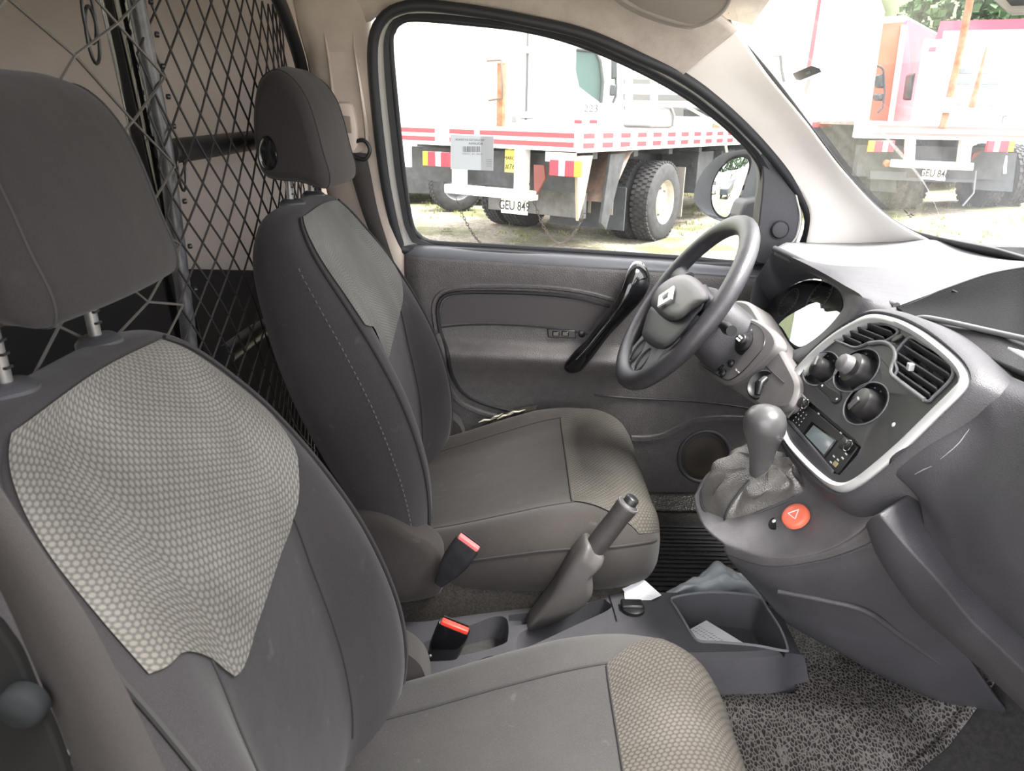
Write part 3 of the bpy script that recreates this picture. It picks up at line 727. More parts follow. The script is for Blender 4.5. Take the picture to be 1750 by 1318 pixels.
# tray cut into the top
t0 = [(1532, 524, 'y', .10), (1612, 495, 'y', .06), (1700, 466, 'y', .02), (1800, 454, 'y', -.05), (1900, 470, 'y', -.2)]
t1 = [(1546, 534, 'y', .07), (1610, 525, 'y', .03), (1700, 515, 'y', -.03), (1800, 520, 'y', -.10), (1900, 535, 'y', -.22)]
t2 = [(1575, 550, 'y', .02), (1622, 556, 'y', -.03), (1700, 572, 'y', -.10), (1800, 600, 'y', -.17), (1900, 620, 'y', -.27)]
t3 = [(1605, 577, 'y', -.03), (1650, 595, 'y', -.09), (1710, 622, 'y', -.15), (1800, 660, 'y', -.22), (1900, 690, 'y', -.32)]
patch([t0, t1, t2], 40, 14).build('tray_wall', mat('tray_dark', (.011, .0108, .012), .75, spec=.2, bump=.3, bscale=700), da)
patch([t2, t3], 40, 10).build('tray_floor', mat('tray_floor_plastic', (.022, .0215, .024), .55, bump=.3, bscale=700), da, solid=.006)
MB().tube(crom([P((1560, 546, 'y', .04)), P((1580, 543, 'y', .02)), P((1620, 550, 'y', -.03)), P((1700, 568, 'y', -.10)), P((1800, 590, 'y', -.17))], 30), .0035, 8).build('tray_lip', PLDT, da)
MB().tube(crom([P((1628, 497, 'y', .045)), P((1690, 522, 'y', -.01)), P((1760, 552, 'y', -.08)), P((1850, 590, 'y', -.17))], 20), .0016, 6).build('tray_split_line', PLB, da)
# passenger side fascia
r0 = [(1500, 528, 'y', .10), (1580, 552, 'y', .02), (1650, 597, 'y', -.07), (1705, 632, 'y', -.14), (1770, 662, 'y', -.22), (1900, 720, 'y', -.34)]
r1 = [(1545, 566, 'y', .02), (1606, 590, 'y', -.06), (1662, 630, 'y', -.14), (1712, 672, 'y', -.20), (1775, 710, 'y', -.27), (1900, 770, 'y', -.38)]
r2 = [(1612, 706, 'y', -.165), (1640, 722, 'y', -.19), (1680, 745, 'y', -.225), (1725, 778, 'y', -.27), (1790, 825, 'y', -.33), (1900, 880, 'y', -.41)]
r3 = [(1520, 787, 'y', -.165), (1572, 815, 'y', -.20), (1625, 860, 'y', -.24), (1690, 910, 'y', -.30), (1770, 970, 'y', -.36), (1900, 1050, 'y', -.44)]
r4 = [(1568, 850, 'y', -.19), (1596, 900, 'y', -.215), (1640, 960, 'y', -.26), (1700, 1010, 'y', -.31), (1780, 1080, 'y', -.37), (1900, 1170, 'y', -.44)]
r5 = [(1581, 930, 'y', -.20), (1594, 985, 'y', -.22), (1640, 1058, 'y', -.26), (1700, 1118, 'y', -.30), (1770, 1180, 'y', -.36), (1900, 1290, 'y', -.43)]
patch([r0, r1, r2, r3, r4, r5], 44, 60).build('passenger_fascia', PLDF if 'PLDF' in globals() else PLD, da, solid=.012, smooth=75)
MB().tube(crom([PS(1652, 605, .03), PS(1690, 640, .03)], 2), .0001, 4) if False else None
def HIT(o, px, py, off=.0008):
    bpy.context.view_layer.update(); iv = o.matrix_world.inverted(); r = ray(px, py).normalized()
    ok, loc, nn, _ = o.ray_cast(iv @ CAM, (iv.to_3x3() @ r).normalized())
    return (o.matrix_world @ loc)-r*off if ok else None
fas = [o for o in bpy.data.objects if o.name == 'passenger_fascia'][0]
for q in ([(1656, 734), (1640, 756), (1630, 766), (1618, 776), (1607, 785)], [(1592, 797), (1578, 803), (1563, 811)]):
    pts = [HIT(fas, a, b_) for a, b_ in q]
    if all(pts): MB().tube(pts, [.0003]+[.0006]*(len(pts)-2)+[.0003], 5).build('scratch', mat('scuff_grey', (.22, .22, .23), .7), fas)
# done
def FP(px, py, y): return PY(px, py, y)
# lower dash behind the glovebox lid and under the bezel
patch([[(1430, 830, 'y', -.06), (1500, 800, 'y', -.13), (1560, 790, 'y', -.17), (1660, 800, 'y', -.2)],
       [(1470, 870, 'y', -.10), (1520, 850, 'y', -.14), (1580, 850, 'y', -.17), (1660, 880, 'y', -.2)],
       [(1490, 930, 'y', -.11), (1560, 960, 'y', -.14), (1640, 1010, 'y', -.16), (1720, 1060, 'y', -.2)],
       [(1540, 1040, 'y', -.08), (1620, 1080, 'y', -.10), (1700, 1130, 'y', -.12), (1800, 1200, 'y', -.15)]], 24, 24).build('lower_panel', PLD, da, solid=.008)
MB().tube([P((1508, 876, 'y', -.155)), P((1540, 842, 'y', -.165)), P((1566, 816, 'y', -.17))], .0016, 6).build('lower_seam', PLG, da)
# glovebox lid, ajar
g0 = [(1478, 896, 'y', -.165), (1500, 955, 'y', -.18), (1560, 1042, 'y', -.22), (1620, 1096, 'y', -.27), (1672, 1142, 'y', -.31), (1770, 1235, 'y', -.38), (1900, 1350, 'y', -.46)]
g1 = [(1503, 879, 'y', -.20), (1548, 932, 'y', -.22), (1602, 992, 'y', -.26), (1655, 1056, 'y', -.31), (1700, 1100, 'y', -.345), (1780, 1178, 'y', -.41), (1900, 1290, 'y', -.49)]
gl = [[p+Vector((.0, .0, 0)) for p in crom([P(q) for q in g0], 40)], crom([P(q) for q in g1], 40)]
gm_ = [a.lerp(b, .5)+Vector((-.006, -.006, .004)) for a, b in zip(*gl)]
inn_ = [p+Vector((.05, .03, .015)) for p in gl[1]]
MB().grid([gl[0], gm_, gl[1], inn_]).build('glovebox_lid', PLDT if False else PLD, da, solid=.01, bevel=.002)
# the dashboard carries on to the passenger door
pr_ = [P(q[-1]) for q in (far, m2, n2, near, t1, t2, t3, r1, r2, r3, r4, r5)]
rs_ = []
for f in (0, .06, .3, .6, .9, 1):
    rs_.append([Vector((p.x+(.03*f if i < 5 else 0)+.05*max(0, f-.8)*(1 if i > 5 else 0), p.y+(-.725-p.y)*f, p.z+((.80-p.z)*min(1, f*2) if i < 4 else 0)+(-.01*max(0, f-.8)*5))) for i, p in enumerate(pr_)])
rs_.append([p.lerp(Vector((.8, -.725, .55)), .7) for p in rs_[-1]])
MB().loft(rs_, closed=False).build('passenger_end', PLD, da, smooth=60)
lr_ = [gl[0][-1], gm_[-1], gl[1][-1], inn_[-1]]
MB().loft([lr_, [Vector((p.x+.02, -.70, p.z+.01)) for p in lr_]], closed=False).build('glovebox_lid_end', PLD, da, solid=.01)
# ---- instrument binnacle
SOUT = [(1326, 430), (1303, 458), (1286, 492), (1283, 522), (1298, 552), (1320, 582), (1334, 604), (1350, 613), (1375, 609), (1410, 589), (1440, 562), (1466, 532), (1474, 508), (1440, 486), (1402, 464), (1362, 444)]
SIN = [(1345, 494), (1327, 506), (1308, 524), (1302, 535), (1308, 547), (1324, 564), (1344, 579), (1362, 596), (1382, 592), (1407, 574), (1431, 550), (1441, 528), (1438, 504), (1422, 486), (1398, 477), (1370, 480)]
so_ = pl(SOUT, .0, 90); si_ = pl(SIN, -.062, 90); sm_ = [a.lerp(b, .5)+STN*.012 for a, b in zip(so_, si_)]
so2 = [p for p in so_]
scn = PS(1375, 535, 0)
MB().loft([[p-STN*.09+(p-scn).normalized()*.06 for p in so2], [p-STN*.01+(p-scn).normalized()*.012 for p in so2], so2, sm_, si_], cap=False).build('cluster_surround', PLD, da, smooth=80)
LENS = [(1306, 532), (1321, 513), (1342, 496), (1369, 482), (1397, 479), (1421, 488), (1436, 506), (1438, 527), (1428, 548), (1405, 571), (1380, 588), (1363, 592), (1342, 576), (1325, 562), (1311, 546)]
MB().prism(pl(LENS, -.075, 60), -STN*.004).build('dial_plate', mat('dial_face', (.02, .028, .034), .5), da, smooth=20)
for c in ((1347, 517, .030), (1400, 507, .034)):
    o = PS(c[0], c[1], -.073)
    MB().tube([o+(STE*math.cos(a)+STU*math.sin(a))*c[2] for a in [2*PI*k/40 for k in range(40)]], .0011, 6, closed=True).build('gauge_ring', SILV, da)
    b = MB()
    for k in range(19):
        a = math.radians(-50+280*k/18); d = STE*math.cos(a)+STU*math.sin(a); b.bar(o+d*(c[2]-.007), o+d*(c[2]-.003), .001, .0006, STN)
    b.build('gauge_ticks', MARK, da, smooth=0)
    a = math.radians(215); d = STE*math.cos(a)+STU*math.sin(a); MB().bar(o, o+d*(c[2]-.006), .0016, .001, STN).build('gauge_needle', ORED, da, smooth=0)
o = PS(1370, 560, -.073); MB().prism([PS(a, b, -.073) for a, b in ((1352, 552), (1376, 540), (1392, 556), (1368, 570))], STN*.001).build('trip_display', mat('lcd_grey', (.10, .13, .12), .3), da, smooth=0)
CLM = glassmat('cluster_lens_glossy', 0, (.75, .78, .8), 2.6)
LNN = Vector((-.715, 0, .70)).normalized(); lc_ = PS(1372, 535, -.052)
MB().add([PP(v.x, v.y, LNN, LNN.dot(lc_)) for v in cromc(L2(LENS), 60)], [list(range(60))]).build('cluster_lens', CLM, da, smooth=0)
# ---- switch fascia below the cluster
FAS = [(1192, 612), (1220, 575), (1236, 545), (1252, 520), (1262, 512), (1284, 520), (1308, 560), (1326, 585), (1346, 618), (1362, 655), (1352, 690), (1335, 700), (1300, 696), (1262, 672), (1225, 648), (1200, 632)]
MB().prism(pl(FAS, .018, 80), -STN*.05).build('switch_fascia', PLT, da, bevel=.006, smooth=40)
MB().tube([PS(a, b, .0185) for a, b in ((1298, 617), (1318, 634), (1340, 654))], .0009, 5).build('fascia_joint', PLB, da)
POD = [(1191, 621), (1207, 606), (1228, 586), (1240, 577), (1252, 563), (1267, 550), (1284, 544), (1304, 553), (1320, 568), (1326, 584), (1318, 600), (1300, 619), (1277, 640), (1256, 653), (1238, 657), (1215, 644)]
pod = MB().prism(pl(POD, .030, 80), -STN*.025).build('switch_pod', PLT, da, bevel=.004, smooth=40)
PIN = [(1197, 621), (1212, 606), (1234, 587), (1246, 577), (1258, 563), (1271, 554), (1286, 553), (1300, 562), (1307, 577), (1304, 594), (1292, 610), (1270, 634), (1252, 647), (1241, 649), (1220, 638)]
MB().tube(pl(PIN, .0302, 70), .0008, 5, closed=True).build('pod_groove', PLB, da)
KAX = Vector((-.72, -.42, .55)).normalized()
def disc(name, px, py, off, prof, m, par=da, n=32, ax=None, **kw):
    return MB().lathe(prof, PS(px, py, off), ax or KAX, n).build(name, m, par, **kw)
lk = disc('light_knob', 1276, 588, .030, [(.022, -.012), (.022, .002), (.017, .004), (.0165, .010), (.011, .013), (.0105, .020), (.009, .022), (.002, .0225)], PLB)
b = MB(); o = PS(1276, 588, .030)+KAX*.0232; _ke = (STE-KAX*STE.dot(KAX)).normalized(); _ku = KAX.cross(_ke)
for i in (-1, 1):
    for j in (-1, 1): b.bar(o+_ke*(.0030*i-.0022)+_ku*.0028*j, o+_ke*(.0030*i+.0022)+_ku*.0028*j, .0035, .0008, KAX)
b.build('knob_icon', MARK, lk, smooth=0)
def mk(b_, m_, par_, nm): b_.build(nm, m_, par_, smooth=0)
b = MB()
for px, py in ((1258, 573), (1262, 568), (1266, 563), (1284, 564)):
    p = PS(px, py, .0303); b = MB(); b.bar(p-STE*.002, p+STE*.002, .002, .0006, STN); b.bar(p-STU*.0016, p+STU*.0016, .0012, .0006, STN); mk(b, MARK, pod, 'switch_symbol')
for px, py in ((1241, 595), (1244, 600), (1258, 632), (1262, 636)):
    p = PS(px, py, .0303); b = MB(); b.bar(p-STE*.004, p+STE*.004, .0022, .0006, STN); mk(b, MARK, pod, 'switch_legend')
for q in (((1221, 600), (1231, 589), (1240, 597), (1229, 609)), ((1204, 617), (1214, 605), (1223, 612), (1211, 625))):
    sw_ = MB().prism([PS(a, b_, .0305) for a, b_ in q], STN*.003).build('blank_switch', PLB, da, bevel=.001)
a_ = [PS(1233+11*math.cos(t)*.35+9*math.sin(t)*.55, 621+4.5*math.cos(t)-13*math.sin(t), .031) for t in [2*PI*k/30 for k in range(30)]]
MB().prism(a_, STN*.004).build('dimmer_wheel', PLB, da, bevel=.001)
disc('warning_knob', 1251, 622, .030, [(.0072, 0), (.0072, .004), (.005, .0075), (0, .0085)], PLB)
disc('warning_knob', 1237, 639, .030, [(.0072, 0), (.0072, .004), (.005, .0075), (0, .0085)], PLB)
ig = disc('ignition_surround', 1303, 659, .018, [(.026, -.016), (.026, .003), (.0235, .005), (.021, .003), (.017, -.002), (0, -.003)], PLB)
MB().tube([PS(1310, 651, .020)+KAX*.006, PS(1306, 662, .020)+KAX*.014, PS(1300, 679, .020)+KAX*.010], [.008, .0095, .0065], 16, flat=.7, fn=tuple(STN)).build('key_handle', PLB, ig)
# ---- centre stack
BOUT = [(1334, 705), (1338, 680), (1352, 645), (1380, 610), (1415, 578), (1450, 554), (1487, 537), (1530, 543), (1575, 564), (1620, 597), (1648, 625), (1657, 650), (1646, 672), (1602, 715), (1547, 768), (1496, 811), (1464, 833), (1437, 841), (1410, 829), (1375, 796), (1345, 760), (1335, 730)]
BIN = [(1338, 705), (1342, 682), (1356, 649), (1384, 615), (1418, 585), (1452, 563), (1487, 550), (1522, 555), (1563, 576), (1605, 608), (1630, 633), (1637, 650), (1627, 664), (1588, 703), (1535, 755), (1487, 797), (1459, 818), (1437, 825), (1413, 816), (1378, 786), (1348, 752), (1339, 728)]
bo, bi_ = pl(BOUT, .006, 140), pl(BIN, .010, 140); bm_ = [a.lerp(b_, .5)+STN*.005 for a, b_ in zip(bo, bi_)]
bo2 = [p-STN*.004+(p-PS(1490, 680, .006)).normalized()*.012 for p in bo]
MB().loft([[p-STN*.03 for p in bo], bo, bm_, bi_, [p-STN*.012 for p in bi_]], cap=False).build('silver_bezel', SILV, da, smooth=80, label='satin silver bezel')
MB().loft([[p-STN*.05+(p-PS(1490, 680, .006)).normalized()*.02 for p in bo], [p-STN*.004+(p-PS(1490, 680, .006)).normalized()*.012 for p in bo], [p+STN*.002+(p-PS(1490, 680, .006)).normalized()*.004 for p in bo], [p-STN*.002 for p in bo]], cap=False).build('bezel_housing', PLD, da, smooth=80)
pan = MB().prism(pl(BIN, .006, 140), -STN*.03).build('centre_panel', mat('anthracite_panel', (.036, .0345, .040), .45, bump=.12, bscale=900), da, smooth=30)
V1 = [(1426, 579), (1440, 563), (1460, 551), (1480, 548), (1504, 550), (1534, 566), (1512, 583), (1488, 585), (1463, 594), (1443, 588)]
V2 = [(1555, 577), (1580, 589), (1610, 607), (1625, 622), (1628, 640), (1618, 656), (1597, 676), (1584, 686), (1560, 672), (1530, 648), (1533, 632), (1528, 612), (1534, 598)]
KN = [(1403, 630, (34, 24), .0150), (1464, 633, (45, 29), .0220), (1480, 690, (43, 30), .0185)]
def kel(a, b_, r, k, off=.006, n=48):
    return [PS(a+k*(r[0]*math.cos(t)*.77+r[1]*math.sin(t)*.64), b_+k*(-r[0]*math.cos(t)*.64+r[1]*math.sin(t)*.77), off) for t in [2*PI*i/n for i in range(n)]]
cs = []
def cutter(pts, d): return MB().prism([p+STN*.02 for p in pts], -STN*(.02+d)).build('cut', PLB, da, smooth=0)
cs.append(cutter(pl(V1, .006, 50), .026)); cs.append(cutter(pl(V2, .006, 60), .026))
for a, b_, r, _k in KN:
    cs.append(MB().loft([kel(a, b_, r, 1.12, .026), kel(a, b_, r, 1, .006), kel(a, b_, r, .84, -.010)]).build('cut', PLB, da, smooth=0))
RAD = [(1371, 679), (1472, 761), (1431, 822), (1343, 722), (1346, 716)]
RADC = [(1369, 680), (1380, 683), (1462, 752), (1472, 764), (1465, 778), (1435, 812), (1420, 808), (1350, 728), (1343, 714), (1352, 694)]
cs.append(cutter(pl(RADC, .006, 0), .012))
cut(pan, cs)
def vent(outline, slats, name_pts):
    v = MB().tube(pl(outline, .0075, 70), .0018, 6, closed=True).build('air_vent', PLDT, da)
    MB().prism(pl(outline, -.018, 50), -STN*.002).build('vent_duct', PLBM, v, smooth=0)
    for (a, b_) in slats:
        p, q = PS(*a, .0015), PS(*b_, .0015)
        MB().bar(p, q, .0022, .013, (STN*.9+STU*.45).normalized()).build('slat', PLD, v, bevel=.0006)
    for px, py in name_pts:
        p = PS(px, py, -.008); MB().bar(p-STU*.009, p+STU*.009, .0012, .014, STE).build('guide_vane', PLBM, v, smooth=0)
    return v
v1 = vent(V1, [((1432, 573), (1474, 592)), ((1441, 565), (1496, 587)), ((1453, 558), (1513, 583)), ((1468, 551), (1526, 573))], [(1452, 575), (1472, 572), (1492, 572), (1470, 585), (1490, 560), (1508, 566)])
v2 = vent(V2, [((1552, 583), (1624, 629)), ((1541, 592), (1626, 647)), ((1530, 604), (1616, 661)), ((1532, 622), (1604, 671)), ((1533, 638), (1592, 680))], [(1560, 605), (1585, 615), (1608, 632), (1550, 625), (1575, 640), (1600, 655), (1548, 645), (1570, 660)])
MB().box(PS(1556, 627, .010), (.007, .007, .009)).build('vent_tab', SILV, v2, bevel=.001)
MB().tube(pl([(1485, 587), (1508, 585), (1524, 592), (1530, 608), (1524, 628), (1524, 640), (1540, 654), (1580, 684)], .008, 40, False), .0028, 8).build('panel_ridge', PLDT, da)
th = [PS(1536+9*math.cos(t)-6*math.sin(t)*.4, 580-6*math.cos(t)-3*math.sin(t), .007) for t in [2*PI*k/24 for k in range(24)]]
MB().prism(th, STN*.004).build('vent_thumbwheel', PLB, da, bevel=.001)
for i, (a, b_, r, kr) in enumerate(KN):
    o = PS(a, b_, .006)
    MB().tube(kel(a, b_, r, 1.01, .0062), .0010, 6, closed=True).build('dial_recess_rim', PLDT, da)
    k_ = MB().lathe([(kr*1.12, -.016), (kr*1.12, -.010), (kr*1.03, -.007), (kr, .004), (kr*.92, .010), (kr*.5, .0115), (0, .012)], o, STN, 40).build('climate_knob', mat('knob_black', (.022, .021, .022), .3), da, smooth=45)
    if i == 1: MB().lathe([(kr*.62, .011), (kr*.55, .022), (kr*.48, .024), (0, .0245)], o-STE*.004, STN, 32).build('knob_cap', PLG, k_)
    dv = (STE*math.cos(2.2+i)+STU*math.sin(2.2+i))
    MB().bar(o-dv*kr*.1+STN*.013, o+dv*kr*.95+STN*.011, .007 if i != 1 else .004, .004, STN).build('knob_grip', PLG, k_, bevel=.0012)
    b = MB()
    for t in (range(7) if i != 2 else range(10)):
        an = math.radians(-150+(40 if i != 2 else 30)*t); d = STE*math.cos(an)+STU*math.sin(an); p = kel(a, b_, r, .76, -.0095, 360)[int(math.degrees(an)) % 360]; b.bar(p-STE*.0007, p+STE*.0007, .0014, .0004, STN)
    b.build('dial_marks', MARK, da, smooth=0)
# capsule switch between the dials
cp = [PS(a, b_, .006) for a, b_ in [(v.x, v.y) for v in cromc(L2([(1399, 662), (1403, 655), (1411, 655), (1416, 661), (1428, 668), (1437, 674), (1437, 684), (1429, 690), (1421, 687), (1418, 679), (1408, 671)]), 40)]]
cw = MB().prism(cp, STN*.002).build('rocker_switch', PLB, da, bevel=.0008)
for px, py in ((1405, 659), (1430, 682)):
    p = PS(px, py, .0085); MB().bar(p-STE*.0016, p+STE*.0016, .0028, .0005, STN).build('rocker_icon', MARK, cw, smooth=0)
MB().prism([PS(a, b_, .0062) for a, b_ in ((1338, 676), (1351, 652), (1359, 658), (1380, 682), (1367, 692), (1348, 716), (1338, 702))], STN*.003).build('recess_glare_plate', PLT, da, bevel=.0012)  # added plate: glare on the radio recess wall put into its taupe colour
MB().lathe([(.0028, 0), (.002, .001), (0, .0015)], PS(1527, 726, .006), STN, 16).build('panel_pin', MARK, da)
# ---- car radio
ra = thing('car_radio', PS(1408, 748, -.003), 'black car radio with small screen and keypad, slanted in the centre stack', 'car radio')
RF = [(1371, 684), (1466, 763), (1430, 812), (1349, 716)]
MB().prism([PS(a, b_, .0015) for a, b_ in RF], -STN*.012).build('faceplate', mat('radio_black', (.012, .013, .015), .4), ra, bevel=.0012)
MB().prism([PS(a, b_, .0015) for a, b_ in ((1348, 721), (1352, 718), (1427, 805), (1424, 812))], STN*.004).build('lower_ledge', PLD, ra, bevel=.001)
MB().prism([PS(a, b_, .002) for a, b_ in ((1388, 721), (1431, 753), (1408, 784), (1370, 745))], STN*.001).build('screen_border', GLB, ra, smooth=0)
MB().prism([PS(a, b_, .003) for a, b_ in ((1391, 727), (1426, 753), (1408, 777), (1377, 744))], STN*.0008).build('display', mat('display_glass', (.16, .20, .21), .12, coat=1), ra, smooth=0)
for px, py in ((1376, 691), (1449, 762)):
    k_ = MB().lathe([(.0085, 0), (.0085, .006), (.0075, .009), (.006, .0095), (0, .009)], PS(px, py, .0015), STN, 24).build('volume_knob' if px < 1400 else 'tuning_knob', PLB, ra)
    MB().tube([PS(px, py, .0105)+(STE*math.cos(t)+STU*math.sin(t))*.0072 for t in [2*PI*k/28 for k in range(28)]], .0009, 6, closed=True).build('chrome_ring', CHR, k_)
dx_ = Vector((95, 79, 0))/12.0; dy_ = Vector((-22, 32, 0))/5.2
for i in range(3):
    for j in range(4):
        p = Vector((1366, 699, 0))+dx_*(.62*i)+dy_*(.0+.95*j)
        p = PS(p.x+2, p.y+2, .0016); MB().bar(p-STE*.0032, p+STE*.0032, .0045, .002, STN).build('key', PLB, ra, smooth=0)
b = MB()
for i in range(3):
    for j in range(4):
        p = Vector((1368, 701, 0))+dx_*(.62*i)+dy_*(.95*j); p = PS(p.x, p.y, .0037); b.bar(p-STE*.0008, p+STE*.0008, .0014, .0003, STN)
for px, py in ((1399, 707), (1437, 740), (1425, 780), (1432, 786), (1420, 790), (1446, 776), (1440, 783)):
    p = PS(px, py, .0020); b.bar(p-STE*.0028, p+STE*.0028, .0018, .0003, STN)
b.build('key_legends', MARK, ra, smooth=0)
p = PS(1428, 793, .002); MB().bar(p-STE*.004, p+STE*.004, .006, .002, STN).build('usb_cover', mat('usb_tan', (.35, .30, .16), .5), ra, smooth=0)
# slip of paper in the tray
tag(MB().prism([P((1722, 596, 'y', -.15)), P((1760, 606, 'y', -.18)), P((1800, 640, 'y', -.2)), P((1752, 614, 'y', -.18))], (0, 0, .002)).build('paper_slip', WPAP, None, smooth=0), 'corner of a white paper slip lying in the dashboard tray', 'paper')
# ================================================================ gear console
gc = thing('gear_console', (.45, 0, .2), 'grey gear lever console below the centre stack with a rounded nose', 'console')
R0 = [(1186, 848, 'y', .11), (1204, 815, 'y', .13), (1238, 785, 'y', .14), (1290, 745, 'y', .14), (1345, 690, 'y', .13)]
R1 = [(1190, 874, 'y', .08), (1238, 850, 'y', .07), (1292, 815, 'y', .06), (1348, 780, 'y', .05), (1398, 755, 'y', .04)]
R2 = [(1206, 903, 'y', .03), (1262, 903, 'y', .0), (1322, 888, 'y', -.02), (1388, 858, 'y', -.04), (1446, 815, 'y', -.06)]
R3 = [(1236, 929, 'y', -.012), (1308, 946, 'y', -.06), (1388, 938, 'y', -.10), (1458, 902, 'y', -.135), (1514, 840, 'y', -.15)]
R4 = [(1237, 938, 'y', -.008), (1310, 957, 'y', -.064), (1392, 949, 'y', -.105), (1464, 918, 'y', -.138), (1520, 868, 'y', -.152)]
R5 = [(1240, 948, 'y', -.002), (1312, 968, 'y', -.06), (1396, 959, 'y', -.10), (1472, 935, 'y', -.133), (1530, 905, 'y', -.148)]
patch([R0, R1, R2, R3, R4, R5], 50, 40).build('console_top', PLG, gc, solid=.006, smooth=80)
Q1 = [(1250, 962, 'y', .0), (1325, 1000, 'y', -.055), (1410, 1000, 'y', -.095), (1490, 990, 'y', -.125), (1550, 985, 'y', -.14)]
Q2 = [(1290, 1005, 'y', .015), (1368, 1045, 'y', -.035), (1460, 1070, 'y', -.07), (1550, 1085, 'y', -.09), (1630, 1090, 'y', -.11)]
Q3 = [(1340, 1062, 'y', .02), (1425, 1110, 'y', -.012), (1510, 1155, 'y', -.025), (1610, 1196, 'y', -.045), (1720, 1218, 'y', -.07)]
Q4 = [(1345, 1062, 'y', .10), (1430, 1105, 'y', .09), (1515, 1148, 'y', .08), (1615, 1188, 'y', .06), (1725, 1205, 'y', .05)]
patch([[(a, b_, 'y', v+.003) for a, b_, _y, v in R5], Q1, Q2, Q3, Q4], 50, 40).build('console_side', PLD, gc, solid=.006, smooth=80)
MB().tube(crom([P((1330, 1010, 'y', -.052)), P((1410, 1026, 'y', -.082)), P((1480, 1045, 'y', -.098)), P((1545, 1090, 'y', -.085)), P((1610, 1135, 'y', -.080)), P((1660, 1160, 'y', -.08))], 40), .0045, 8).build('side_crease', PLD, gc)
# far side of the console so it reads solid
patch([[(a, b_, 'y', v) for a, b_, _y, v in R0], [P((a, b_, 'y', v))+Vector((.16, -.03, -.10)) for a, b_, _y, v in R0]], 20, 8).build('console_far_side', PLD, gc)
# hazard switch and lock button
hz = disc('hazard_switch', 1362, 885, 0, [(0, 0)]*0 or [(.001, 0), (0, 0)], PLB) if False else None
def GCP(px, py, off=0):
    y = -.02-.0008*(px-1322)
    p = PY(px, py, y); return p+Vector((-.6, -.25, .75)).normalized()*off
gn = Vector((-.62, -.22, .75)).normalized(); ge = Vector((.3, -.95, 0)); ge = (ge-gn*ge.dot(gn)).normalized(); gu = gn.cross(ge)
hs = thing('hazard_switch', GCP(1358, 886), 'round red hazard warning switch with a triangle, on the console beside the gear lever', 'switch')
o = GCP(1361, 884, .003)
MB().lathe([(.0185, -.004), (.0185, .002), (.0165, .0042), (.010, .0046), (0, .0045)], o, gn, 36).build('hazard_button', ORED, hs)
tr = [o+gn*.0048+(ge*math.sin(t)+gu*math.cos(t))*.0085 for t in (0, 2*PI/3, 4*PI/3)]
MB().tube([tr[0].lerp(tr[1], k/6) for k in range(6)]+[tr[1].lerp(tr[2], k/6) for k in range(6)]+[tr[2].lerp(tr[0], k/6) for k in range(6)], .0007, 5, closed=True).build('triangle_mark', MARK, hs)
MB().lathe([(.0135, -.004), (.0135, .0025), (.011, .004), (0, .004)], GCP(1330, 898, .002), gn, 28).build('lock_button', PLB, hs)
MB().lathe([(.0028, 0), (0, .001)], GCP(1326, 895, .0065), gn, 12).build('lock_mark', MARK, hs)
# ---- gear lever
gv = thing('gear_lever', P((1290, 830, 'y', .05)), 'gear lever with a grey egg-shaped knob and loose leather gaiter', 'gear lever')
kb, kt = P((1300, 798, 'y', .045)), P((1308, 712, 'y', .045))
ax = (kt-kb).normalized(); H = (kt-kb).length
MB().lathe([(.0145, -.012), (.0155, 0), (.0175, H*.25), (.0225, H*.48), (.0290, H*.72), (.0300, H*.88), (.0275, H*1.03), (.0205, H*1.14), (.0110, H*1.195), (0, H*1.21)], kb, ax, 40).build('knob', mat('knob_rubber', (.060, .060, .062), .33, noise=.3, nscale=50), gv, smooth=80)
rg = [kb+ax*H*.66+(RT*math.cos(t)*.0285+FW*math.sin(t)*.0285)+UP*(-.010*math.cos(t)) for t in [2*PI*k/40 for k in range(40)]]
MB().tube(rg, .0007, 5, closed=True).build('knob_seam', PLBM, gv)
# gaiter: lofted from its squarish frame up to the collar, with soft folds
BASE = [(1204, 832, .115), (1199, 850, .10), (1206, 875, .07), (1238, 897, .032), (1262, 890, .02), (1310, 872, .002), (1362, 850, -.012), (1378, 838, -.012), (1372, 815, .01), (1352, 790, .04), (1330, 775, .07), (1290, 775, .10), (1250, 788, .125), (1222, 806, .13)]
bl = cromc([PY(a, b_, y) for a, b_, y in BASE], 96)
nrm_ = Vector((-.62, -.05, .78)).normalized(); bc_ = sum(bl, Vector())/96
top_c = kb+ax*.002
rings = [[p-nrm_*.004 for p in bl], [p+nrm_*.004 for p in bl]]
seg = 16
for k in range(1, seg+1):
    f = k/seg; rgk = []
    for i, p in enumerate(bl):
        t = 2*PI*i/96
        tp = top_c+(p-bc_).normalized()*.0165
        q = (p+nrm_*.004).lerp(tp, f**.85)
        bulge = math.sin(PI*min(1, f*1.05))*.020*(1+.3*math.cos(2*t+1))
        fold = .0075*math.sin(PI*f)*math.sin(5*t+5.5*f)+.0045*math.sin(PI*f)*math.sin(11*t-4*f)
        q = q+nrm_*(bulge*.5)+(p-bc_).normalized()*(bulge*.55+fold)
        rgk.append(q)
    rings.append(rgk)
MB().loft(rings, cap=False).build('gaiter', LEATH, gv, smooth=80, sub=1)
ci = min(range(96), key=lambda i: (bl[i]-PY(1238, 897, .032)).length)
MB().tube([rings[k][ci]+(rings[k][ci]-bc_).normalized()*.002 for k in range(1, len(rings)-3)], .0016, 6).build('gaiter_seam', PLBM, gv)
MB().tube([p+nrm_*.001 for p in bl], .0028, 6, closed=True).build('gaiter_frame', PLD, gv)
MB().tube(crom([bl[i]+nrm_*.002 for i in (0,)]+[bl[0], bl[0]], 3), .0001, 3) if False else None
